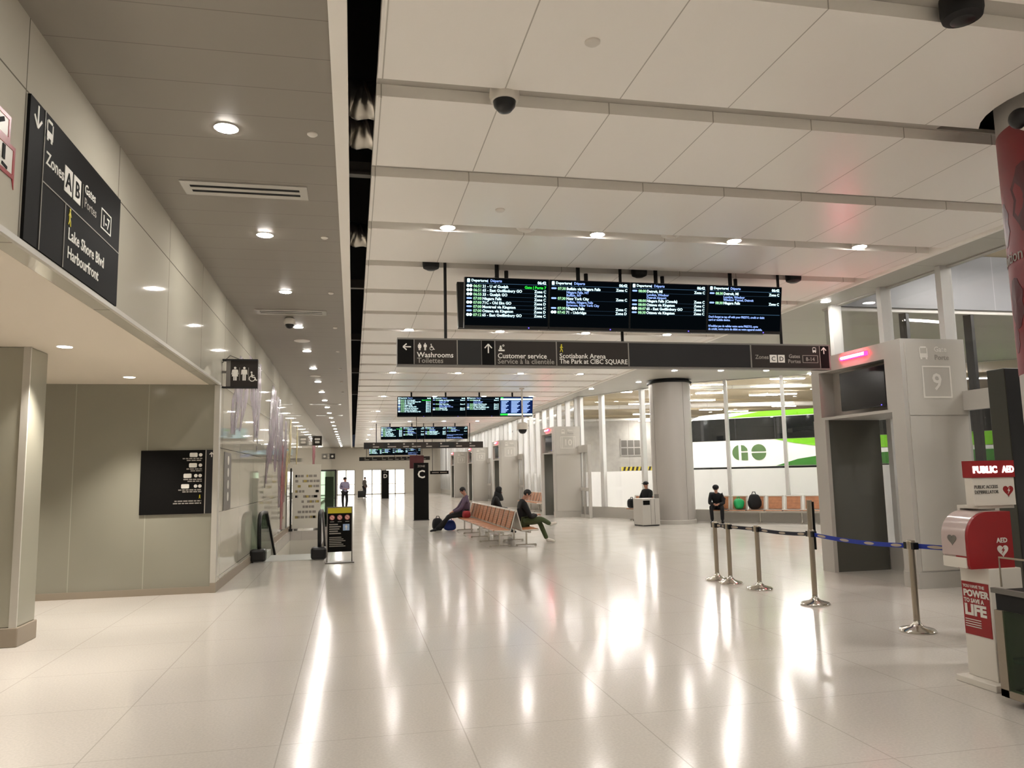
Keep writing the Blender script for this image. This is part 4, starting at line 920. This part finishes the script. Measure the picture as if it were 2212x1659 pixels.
def person(label, loc, rz, J, top, legs, shoe, hair='short', coat_len=.0, face=None, hands_out=True, skin_m='skin'):
    """J: joints (x right, -y forward, z up) pelvis chest neck head; shoulder/elbow/wrist/hip/knee/ankle/toe with _l and _r"""
    t = thing('person', label, 'person', loc, rz)
    pv, ch, nk, hd = [V3(J[k]) for k in ('pelvis', 'chest', 'neck', 'head')]
    V = {'pelvis': (*pv, .13), 'waist': (*((pv + ch) / 2), .12), 'chest': (*ch, .14), 'neckb': (*nk, .055)}
    hv = (hd - nk).normalized(); fwd = V3(face if face else (0, -1, 0)).normalized()
    V['neck'] = (*(nk + hv * .05), .05); V['jaw'] = (*(hd - hv * .055 + fwd * .015), (.066, .075)); V['skull'] = (*(hd + hv * .035 - fwd * .01), (.078, .09)); V['crown'] = (*(hd + hv * .09 - fwd * .01), .05)
    E = [('pelvis', 'waist'), ('waist', 'chest'), ('chest', 'neckb'), ('neckb', 'neck'), ('neck', 'jaw'), ('jaw', 'skull'), ('skull', 'crown')]
    T = {}; L = {}
    for s in ('_l', '_r'):
        sh, el, wr = [V3(J[k + s]) for k in ('shoulder', 'elbow', 'wrist')]; hp, kn, an, to = [V3(J[k + s]) for k in ('hip', 'knee', 'ankle', 'toe')]
        V['sh' + s] = (*sh, .045); V['um' + s] = (*((sh + el) / 2), .042); V['el' + s] = (*el, .042); V['wr' + s] = (*wr, .028)
        d = (wr - el).normalized(); sd = d.cross(V3((0, 0, 1))); sd = sd.normalized() if sd.length > .05 else V3((1, 0, 0)); dn = sd.cross(d)
        V['pa' + s] = (*(wr + d * .055), (.036, .018)); E += [('chest', 'sh' + s), ('sh' + s, 'um' + s), ('um' + s, 'el' + s), ('el' + s, 'wr' + s), ('wr' + s, 'pa' + s)]
        for k, (off, ln) in enumerate(((-.03, .06), (-.011, .075), (.009, .07), (.027, .055))):
            b = wr + d * .085 + sd * off; e1 = b + d * ln * .5 - dn * .008; e2 = e1 + d * ln * .35 - dn * .028
            V['f%d' % k + s] = (*b, .0095); V['g%d' % k + s] = (*e1, .009); V['h%d' % k + s] = (*e2, .008); E += [('pa' + s, 'f%d' % k + s), ('f%d' % k + s, 'g%d' % k + s), ('g%d' % k + s, 'h%d' % k + s)]
        b = wr + d * .03 - sd * .045; V['t0' + s] = (*b, .011); V['t1' + s] = (*(b + d * .035 - sd * .012 - dn * .01), .009); E += [('wr' + s, 't0' + s), ('t0' + s, 't1' + s)]
        V['hp' + s] = (*hp, .085); V['th' + s] = (*((hp + kn) / 2), .075); V['kn' + s] = (*kn, .056); V['cf' + s] = (*((kn * .62 + an * .38)), .052); V['an' + s] = (*an, .038); V['to' + s] = (*to, .034)
        E += [('pelvis', 'hp' + s), ('hp' + s, 'th' + s), ('th' + s, 'kn' + s), ('kn' + s, 'cf' + s), ('cf' + s, 'an' + s), ('an' + s, 'to' + s)]
    b = skin('body', V, E, skin_m, t, 1)
    for mm in (top, legs, shoe): b.data.materials.append(M[mm])
    def slot(k):
        k = k.split('_')[0]
        return 1 if k in ('waist', 'chest', 'sh', 'um', 'el') else 2 if k in ('pelvis', 'hp', 'th', 'kn', 'cf') else 3 if k in ('an', 'to') else 0
    for p in b.data.polygons:
        best = min(V, key=lambda k: (V3(V[k][:3]) - p.center).length - (V[k][3] if not hasattr(V[k][3], '__len__') else V[k][3][0]))
        p.material_index = slot(best)
    # nose, ears and eyes
    rgt = fwd.cross(V3((0, 0, 1))).normalized()
    q = MB(); q.cyl(hd + fwd * .07 + hv * .02, hd + fwd * .105 - hv * .015, .008, 8, .016)
    for s in (-1, 1): q.sphere(hd + rgt * s * .078 - fwd * .01, (.014, .022, .032), 8)
    q.build('face_features', skin_m, b, True)
    q = MB()
    for s in (-1, 1): q.sphere(hd + fwd * .078 + rgt * s * .03 + hv * .012, .011, 8)
    q.build('eye', 'hair', b, True)
    # clothes
    g = .022
    CV = {k: (*V[k][:3], (V[k][3] if not hasattr(V[k][3], '__len__') else V[k][3][0]) + g) for k in ('waist', 'pelvis', 'chest')}
    CV['collar'] = (*(nk + hv * .02), .062); CE = [('waist', 'pelvis'), ('waist', 'chest'), ('chest', 'collar')]
    for s in ('_l', '_r'):
        for k in ('sh', 'um', 'el', 'wr'): CV[k + s] = (*V[k + s][:3], V[k + s][3] + {'sh': .042, 'um': .03, 'el': .022, 'wr': .014}[k])
        CE += [('chest', 'sh' + s), ('sh' + s, 'um' + s), ('um' + s, 'el' + s), ('el' + s, 'wr' + s)]
    skin('jacket', CV, CE, top, t, 1)
    LV = {'pelvis': (*pv, .142)}; LE = []
    for s in ('_l', '_r'):
        for k in ('hp', 'th', 'kn', 'cf', 'an'): LV[k + s] = (*V[k + s][:3], V[k + s][3] + (.016 if k != 'an' else .022))
        LE += [('pelvis', 'hp' + s), ('hp' + s, 'th' + s), ('th' + s, 'kn' + s), ('kn' + s, 'cf' + s), ('cf' + s, 'an' + s)]
    skin('trousers', LV, LE, legs, t, 1)
    for s in ('_l', '_r'):
        an, to = V3(J['ankle' + s]), V3(J['toe' + s]); d = (to - an); d = d.normalized()
        SV = {'a': (*(an - d * .03 - V3((0, 0, .02))), .05), 'b': (*((an + to) / 2), (.048, .042)), 'c': (*(to + d * .03), (.045, .03))}
        skin('shoe', SV, [('a', 'b'), ('b', 'c')], shoe, t, 1)
    # hair
    q = MB(); hc = hd + hv * .045 - fwd * .018
    if hair == 'short':
        q.sphere(hc, (.1, .1, .095), 20)
        q.mapv(lambda c: (c if (c - hd).dot(hv) > .03 - (c - hd).dot(fwd) * -.55 or (c - hd).dot(fwd) < -.02 and (c - hd).dot(hv) > -.05 else hd + (c - hd) * .78))
        q.build('hair', 'hair', t, True, 80)
    elif hair == 'cap':
        q.sphere(hc, (.104, .104, .088), 20); q.mapv(lambda c: c if (c - hd).dot(hv) > .02 else hd + (c - hd) * .75)
        q.build('cap', 'cloth_black', t, True, 80)
        q = MB(); q.sphere(hd + fwd * .11 + hv * .05, (.075, .075, .012), 14); q.build('cap_brim', 'cloth_black', t, True)
    elif hair == 'hood':
        q.sphere(hd - fwd * .01 + hv * .02, (.118, .118, .14), 22)
        q.mapv(lambda c: c if (c - hd).dot(fwd) < .055 else c - fwd * ((c - hd).dot(fwd) - .055) * 1.0)
        q.lathe([(.15, -.27), (.165, -.23), (.15, -.17), (.118, -.08), (.1, 0)], 20, tuple(hd - fwd * .03)); q.build('headscarf', 'cloth_black', t, True, 80)
    return t
def sit(lean=.05, spread=.11, knee=.47, foot=.46, arms='lap', headf=.0, seat=.44, heady=None):
    """joints of someone on a seat whose front edge is at y=0; forward is -y"""
    J = {'pelvis': (0, .22, seat + .12)}
    ch = V3((0, .26 - lean, seat + .46 - lean * .25)); J['chest'] = ch; nk = ch + V3((0, -lean * .35 - .01, .20 - lean * .1)); J['neck'] = nk; J['head'] = nk + V3((0, -.03 - headf, .15 - headf * .5))
    for s, k in (('_l', -1), ('_r', 1)):
        J['hip' + s] = (k * .09, .18, seat + .1); J['knee' + s] = (k * spread, -.22, seat + .1); J['ankle' + s] = (k * spread * 1.05, knee - .70, .085); J['toe' + s] = (k * spread * 1.15, knee - .83, .035)
        J['shoulder' + s] = ch + V3((k * .185, .0, .11)); J['elbow' + s] = ch + V3((k * .22, -.10 - lean * .3, -.16)); J['wrist' + s] = (k * .05, -.16, seat + .26)
    return J
# by the window: bent forward over a phone
J = sit(.30, .15, .52, headf=.06)
for s, k in (('_l', -1), ('_r', 1)): J['elbow' + s] = (k * .22, -.13, .64); J['wrist' + s] = (k * .06, -.30, .62); J['knee' + s] = (k * .17, -.27, .53)
bx, by = 11.45 + .784 * .28, 23.42 - .62 * .28
p = person('person in black bent over a phone on the window bench', (11.62, 23.30, 0), -30, J, 'cloth_black', 'cloth_black', 'cloth_black', 'cap', face=(0, -.8, -.55))
q = MB(); q.box(-.035, .035, -.43, -.36, .66, .668); q.build('phone', 'black', p)
# man at the far end of the hall bench, facing the escalator, legs stretched out
J = sit(.02, .12, .40, headf=.05)
for s, k in (('_l', -1), ('_r', 1)): J['knee' + s] = (k * .13, -.30, .46); J['ankle' + s] = (k * .16 , -.62 - .1 * k, .09); J['toe' + s] = (k * .2, -.78 - .1 * k, .05)
J['elbow_l'] = (-.26, .02, .68); J['wrist_l'] = (-.16, -.16, .60); J['elbow_r'] = (.26, .02, .68); J['wrist_r'] = (.12, -.18, .60)
person('person in plum jacket and dark trousers with legs stretched out', (3.20, 23.72, 0), -90, J, 'cloth_plum', 'cloth_black', 'cloth_black', 'short', face=(.25, -1, -.2))
# woman in a black headscarf on the gate side
J = sit(.06, .10, .47, headf=.05)
person('person in a black headscarf and robe behind the bench', (4.31, 22.35, 0), 90, J, 'cloth_black', 'cloth_black', 'cloth_black', 'hood', face=(0, -1, -.3))
# man in black with olive trousers, one leg over the other, near end
J = sit(.05, .10, .47, headf=.07)
J['knee_l'] = (-.10, -.25, .60); J['ankle_l'] = (.10, -.52, .46); J['toe_l'] = (.08, -.66, .48)
J['knee_r'] = (.10, -.24, .53); J['ankle_r'] = (.07, -.42, .09); J['toe_r'] = (.08, -.60, .04)
for s, k in (('_l', -1), ('_r', 1)): J['elbow' + s] = (k * .25, .06, .66); J['wrist' + s] = (k * .07, -.14, .70)
person('person in black jacket and olive trousers at the near bench end', (4.31, 18.65, 0), 90, J, 'cloth_black', 'cloth_green', 'shoe_white', 'short', face=(0, -1, -.45))
# half hidden behind the column
J = sit(.02, .10, .47)
person('person in black cap half hidden behind the column', (9.98, 25.65, 0), -62, J, 'cloth_black', 'cloth_black', 'cloth_black', 'cap')
def stand(step=.06):
    J = {'pelvis': (0, 0, .95), 'chest': (0, -.01, 1.30), 'neck': (0, -.02, 1.47), 'head': (0, -.04, 1.61)}
    for s, k in (('_l', -1), ('_r', 1)):
        J['hip' + s] = (k * .09, 0, .90); J['knee' + s] = (k * .10, -.03 - k * step, .50); J['ankle' + s] = (k * .10, k * step, .09); J['toe' + s] = (k * .12, k * step - .13, .035)
        J['shoulder' + s] = (k * .19, 0, 1.41); J['elbow' + s] = (k * .24, .02, 1.14); J['wrist' + s] = (k * .2, -.14, .95)
    return J
J = stand(); 
for s, k in (('_l', -1), ('_r', 1)): J['wrist' + s] = (k * .1, -.28, 1.12)
person('person in lilac jacket standing beyond the notice board', (-.42, 42.5, 0), 20, J, 'cloth_lilac', 'cloth_black', 'cloth_black', 'short')
J = stand(.02)
person('person in grey standing with a suitcase by the end doors', (.98, 66.2, 0), 60, J, 'cloth_grey', 'cloth_black', 'cloth_black', 'short')
t = thing('suitcase', 'black suitcase on the floor before the end doors', 'suitcase', (.42, 65.6, 0))
q = MB(); q.box(0, .62, 0, .28, .05, .60, .04); q.build('shell', 'black', t); q = MB(); q.tube([(.2, .14, .6), (.2, .14, .72), (.42, .14, .72), (.42, .14, .6)], .012, 8); q.build('handle', 'frame_grey', t, True)
q = MB()
for x in (.08, .54):
    for y in (.05, .23): q.cyl((x - .015, y, .03), (x + .015, y, .03), .03, 12)
q.build('wheel', 'rubber', t)
t = lump('backpack', 'black backpack on the window bench beside the green bag', 'bag', (12.67, 22.80, .43), (.42, .30, .50), 'cloth_black', seed=6)
t = lump('carrier_bag', 'bright green bag on the window bench beside its sitter', 'bag', (12.28, 23.10, .43), (.32, .26, .36), 'bag_green', seed=7, strap='bag_green')
t = lump('shoulder_bag', 'red and black bag beside the person in plum', 'bag', (3.36, 23.10, .43), (.26, .34, .22), 'cloth_red', seed=8)
t = lump('duffel_bag', 'black bag on the short bench beside the column', 'bag', (9.72, 26.05, .43), (.30, .30, .34), 'cloth_black', seed=9)

# ------------------------------------------------------------------ bus bay outside
gb = MB(); gb.box(8.97, 70, YB, 80, -.4, -.301); struct(gb, 'floor_bay', 'bay_floor')
cb = MB(); cb.box(8.97, 70, YB, 14.4, 5.95, 6.1); cb.box(8.97, 70, 14.4, 80, 5.95, 6.1)
for y in range(18, 80, 6): cb.box(8.97, 70, y, y + .5, 5.82, 5.95)
struct(cb, 'ceiling_bay', 'bay_ceiling')
wb = MB(); wb.box(8.97, 70, 58, 58.3, -.3, 6); wb.box(60, 60.3, YB, 58, -.3, 6); wb.box(8.97, 70, YB - .3, YB, -.3, 6); struct(wb, 'wall_bay', 'bay_wall')
pf = MB(); pf.box(8.97, 22, 12.94, 13.02, 4.82, 5.94); pf.box(8.97, 9.1, 13.02, 80, 4.82, 5.94); pf.box(8.97, 9.1, YB, 12.94, 4.9, 5.94); struct(pf, 'trim_4', 'pale_panel')
t = thing('strip_window', 'dark six pane window on the bay back wall', 'window', (20.9, 57.97, 3.05)); q = MB(); q.box(-.05, 1.7, -.03, .0, -.05, 1.3); q.build('frame', 'bay_wall', t)
for a in range(3):
    for b in range(2): q = MB(); q.box(.02 + a * .55, .5 + a * .55, -.04, -.03, .02 + b * .62, .56 + b * .62); q.build('pane', 'frame_grey', t)
t = thing('kerb_barrier', 'yellow and black striped kerb barrier in the bus bay', 'barrier', (17.6, 49.0, 0)); q = MB(); q.box(0, 3.4, 0, .2, -.3, 2.06); q.build('wall', 'bay_wall', t)
for k in range(11): q = MB(); q.prism([(.15 + k * .3, 1.8), (.30 + k * .3, 1.8), (.38 + k * .3, 2.06), (.23 + k * .3, 2.06)], -.01, 0); q.build('black_stripe', 'sign_grey', t)
q = MB(); q.box(.05, 3.4, -.006, -.0005, 1.8, 2.06); q.build('yellow_band', mat('hazard_yellow', (216, 196, 60), .5), t)
bl0 = None
for i, (x, y, L) in enumerate(((16.32, 32.97, 1.5), (18.11, 36.4, 1.6), (19.48, 40.3, 1.5), (23.1, 46.5, 1.4), (25.7, 47.9, 1.6), (18.9, 30.5, 1.5), (20.2, 32.8, 1.5), (21.7, 37.4, 1.5), (22.5, 36.9, 1.5), (26.9, 44.0, 1.6), (16.7, 42.5, 1.5), (19.8, 50.0, 1.6), (22.7, 56.5, 1.6), (12.9, 36.1, 1.4), (12.9, 10.9, .5), (15.5, 8.0, 1.4), (12.0, 4.0, 1.4), (14.0, 31.0, 1.4), (24.0, 24.0, 1.5), (28, 30, 1.5), (13, 45, 1.4), (12.5, 54, 1.4), (11.5, 62, 1.4), (12, 70, 1.4), (27, 18, 1.4)) + tuple((10.6, yy, 1.5) for yy in (1.0, 4.5, 33, 37.5, 42, 46.5, 51, 55.5, 60, 66, 72)) + tuple((13.0 + 2.6 * k + .9, 24.9 - 2.06 * k + 1.15, 1.5) for k in range(4)) + ((11.6, 28.2, 1.5), (10.8, 30.2, 1.5), (12.6, 26.6, 1.5))):  # rows beside the glazing are unseen lights added to brighten the frosted film
    L = 1.5; lb = 'glowing strip light under the bus bay ceiling, number %s' % (ORD[i] if i < 24 else 'later')
    lb = 'long glowing strip light under the tan bus bay ceiling'
    if bl0 is None:
        bl0 = thing('bay_strip_light', lb, 'ceiling light', (x, y, 5.70), -12, 'bus bay strip lights')
        q = MB(); q.box(-.78, .78, -.09, .09, 0, .08); q.build('housing', 'white', bl0); q = MB(); q.box(-.75, .75, -.075, .075, -.03, -.001, .01); q.build('diffuser', 'bay_lamp', bl0)
    else: dup(bl0, (x, y, 5.70), -12 if i % 3 else -8)
for i, (x0, y0, x1, y1, z, r) in enumerate(((9.6, 33, 26, 30, 5.45, .09), (10, 41, 30, 37, 5.3, .12), (12, 52, 30, 50, 5.4, .1), (11, 37, 11.6, 57, 4.9, .1))):
    q = MB(); q.cyl((x0, y0, z), (x1, y1, z), r, 12); tag(q.build('overhead_pipe', 'bay_wall', None, True), 'pale service pipe under the bay ceiling, %s from the hall' % ORD[i], 'pipe', 'bay pipes')

# ------------------------------------------------------------------ double decker bus
t = thing('double_decker_bus', 'white and green double decker bus parked beyond the windows', 'bus', (13.62, 28.91, -.3), -41)
LN, HT = 12.8, 4.25
q = MB(); q.prism([(-.65, .45), (-.7, 1.4), (-.68, 2.6), (-.58, 3.4), (-.28, 4.0), (.2, 4.2), (1.0, HT), (LN - .2, HT), (LN, 4.0), (LN, .45)], 0, 2.5); q.build('body', 'bus_white', t)
q = MB(); q.prism([(-.60, 3.17), (LN - .2, 3.17), (LN - .2, 4.03), (-.08, 4.03), (-.30, 3.85), (-.5, 3.5)], -.015, -.001); uw = q.build('upper_windows', 'bus_glass', t)
q = MB()
for x in (1.6, 3.1, 4.6, 6.1, 7.6, 9.1, 10.6): q.box(x, x + .04, -.018, -.0155, 3.19, 4.02)
q.build('window_joint', 'rubber', uw)
q = MB(); q.prism([(-.68, 1.3), (LN - 1.5, 1.3), (LN - 1.5, 2.12), (-.65, 2.12)], -.015, -.001); q.build('lower_windows', 'bus_glass', t)
q = MB(); q.prism([(1.2, 4.06), (LN - .1, 4.06), (LN - .15, HT + .01), (2.6, HT + .01)], -.012, -.001); q.build('roof_stripe', 'bus_green', t)
q = MB(); q.prism([(1.5, HT), (LN - .2, HT), (LN - .2, HT + .02), (1.5, HT + .02)], 0, 2.5); q.build('roof_panel', 'bus_green', t)
q = MB(); q.prism([(3.1, 3.16), (3.8, 2.99), (4.6, 2.85), (6, 2.74), (8, 2.70), (LN - .02, 2.70), (LN - .02, 3.16)], -.012, -.001); q.build('lime_swoosh', 'bus_green', t)
q = MB(); q.prism([(3.1, 2.14), (3.9, 2.38), (4.6, 2.48), (6, 2.54), (8, 2.55), (LN - .02, 2.55), (LN - .02, 2.14)], -.012, -.001); q.build('deep_green_swoosh', 'bus_deep', t)
q = MB(); R_ = .30; zc = 2.68
q.disc(1.75, zc, R_, -.002, .012, 100, 260, 18); q.prism([(1.80, zc + .06), (1.80, zc + R_), (1.92, zc + R_ * .92), (2.03, zc + .16), (2.05, zc + .06)], -.014, -.002); q.prism([(1.80, zc), (2.05, zc), (2.05, zc - R_), (1.80, zc - R_)], -.014, -.002)
q.disc(2.47, zc + .03, R_ - .02, -.002, .012, 0, 180, 18); q.disc(2.47, zc - .03, R_ - .02, -.002, .012, 180, 360, 18); q.build('go_logo', 'logo', t)
for x in (2.6, 9.0, 10.4): q = MB(); q.cyl((x, -.02, .5), (x, .3, .5), .5, 28); q.build('wheel', 'rubber', t, True)
q = MB(); q.prism([(-.72, .9), (-.71, 2.2), (-.68, 2.2), (-.68, .9)], .2, 2.3); q.build('windscreen', 'bus_glass', t)
q = MB(); q.tube([(-.6, -.02, 2.5), (-.82, -.2, 2.5), (-.84, -.25, 2.2)], .03, 8); q.build('mirror', 'black', t, True)

# ------------------------------------------------------------------ marks that stand apart become parts of their own
SPLIT = {'lettering', 'french_lettering', 'gate_number', 'divider', 'white_text', 'blue_text', 'time_text', 'gate_text', 'rule', 'lilac_stroke', 'plum_stroke', 'crimson_stroke', 'straw_stroke', 'roundel', 'small_print', 'route_badge', 'roundel_bar', 'dark_lettering', 'ochre_lettering', 'black_mark', 'pictogram', 'zone_letter', 'poster_graphic', 'poster_lettering', 'cabinet_mark', 'header_lettering', 'belt_mark', 'opening', 'bottom_wheel', 'face', 'instruction_label', 'door_seam', 'seam', 'foot', 'belt_clip', 'go_logo', 'panel_lettering', 'cap'}
def split_mesh(o):
    me = o.data; bm = bmesh.new(); bm.from_mesh(me); bm.verts.ensure_lookup_table(); seen = {}; isl = []
    for v in bm.verts:
        if v.index in seen: continue
        st, g = [v], []; seen[v.index] = len(isl)
        while st:
            a = st.pop(); g.append(a.index)
            for e in a.link_edges:
                b = e.other_vert(a)
                if b.index not in seen: seen[b.index] = len(isl); st.append(b)
        isl.append(g)
    bb = []
    for g in isl:
        c = [bm.verts[i].co for i in g]; bb.append([(min(p[k] for p in c), max(p[k] for p in c)) for k in range(3)])
    par = list(range(len(isl)))
    def find(i):
        while par[i] != i: i = par[i]
        return i
    sz = [max(h - l for l, h in b) for b in bb]
    for i in range(len(isl)):
        for j in range(i):
            gap = math.sqrt(sum(max(0, bb[i][k][0] - bb[j][k][1], bb[j][k][0] - bb[i][k][1]) ** 2 for k in range(3)))
            if gap <= max(.02, .5 * max(sz[i], sz[j])): par[find(i)] = find(j)
    roots = sorted({find(i) for i in range(len(isl))}); bm.free()
    if len(roots) < 2 or len(roots) > 100: return
    for n, r in enumerate(roots):
        b2 = bmesh.new(); b2.from_mesh(me); b2.verts.ensure_lookup_table()
        bmesh.ops.delete(b2, geom=[v for v in b2.verts if find(seen[v.index]) != r], context='VERTS')
        m2 = bpy.data.meshes.new(me.name); b2.to_mesh(m2); b2.free()
        for m in me.materials: m2.materials.append(m)
        if n == 0: first = m2
        else:
            c = o.copy(); c.data = m2; COL.objects.link(c)
    o.data = first
for o in [x for x in sc.objects if x.type == 'MESH' and x.parent is not None and x.name.split('.')[0] in SPLIT and not x.children]: split_mesh(o)
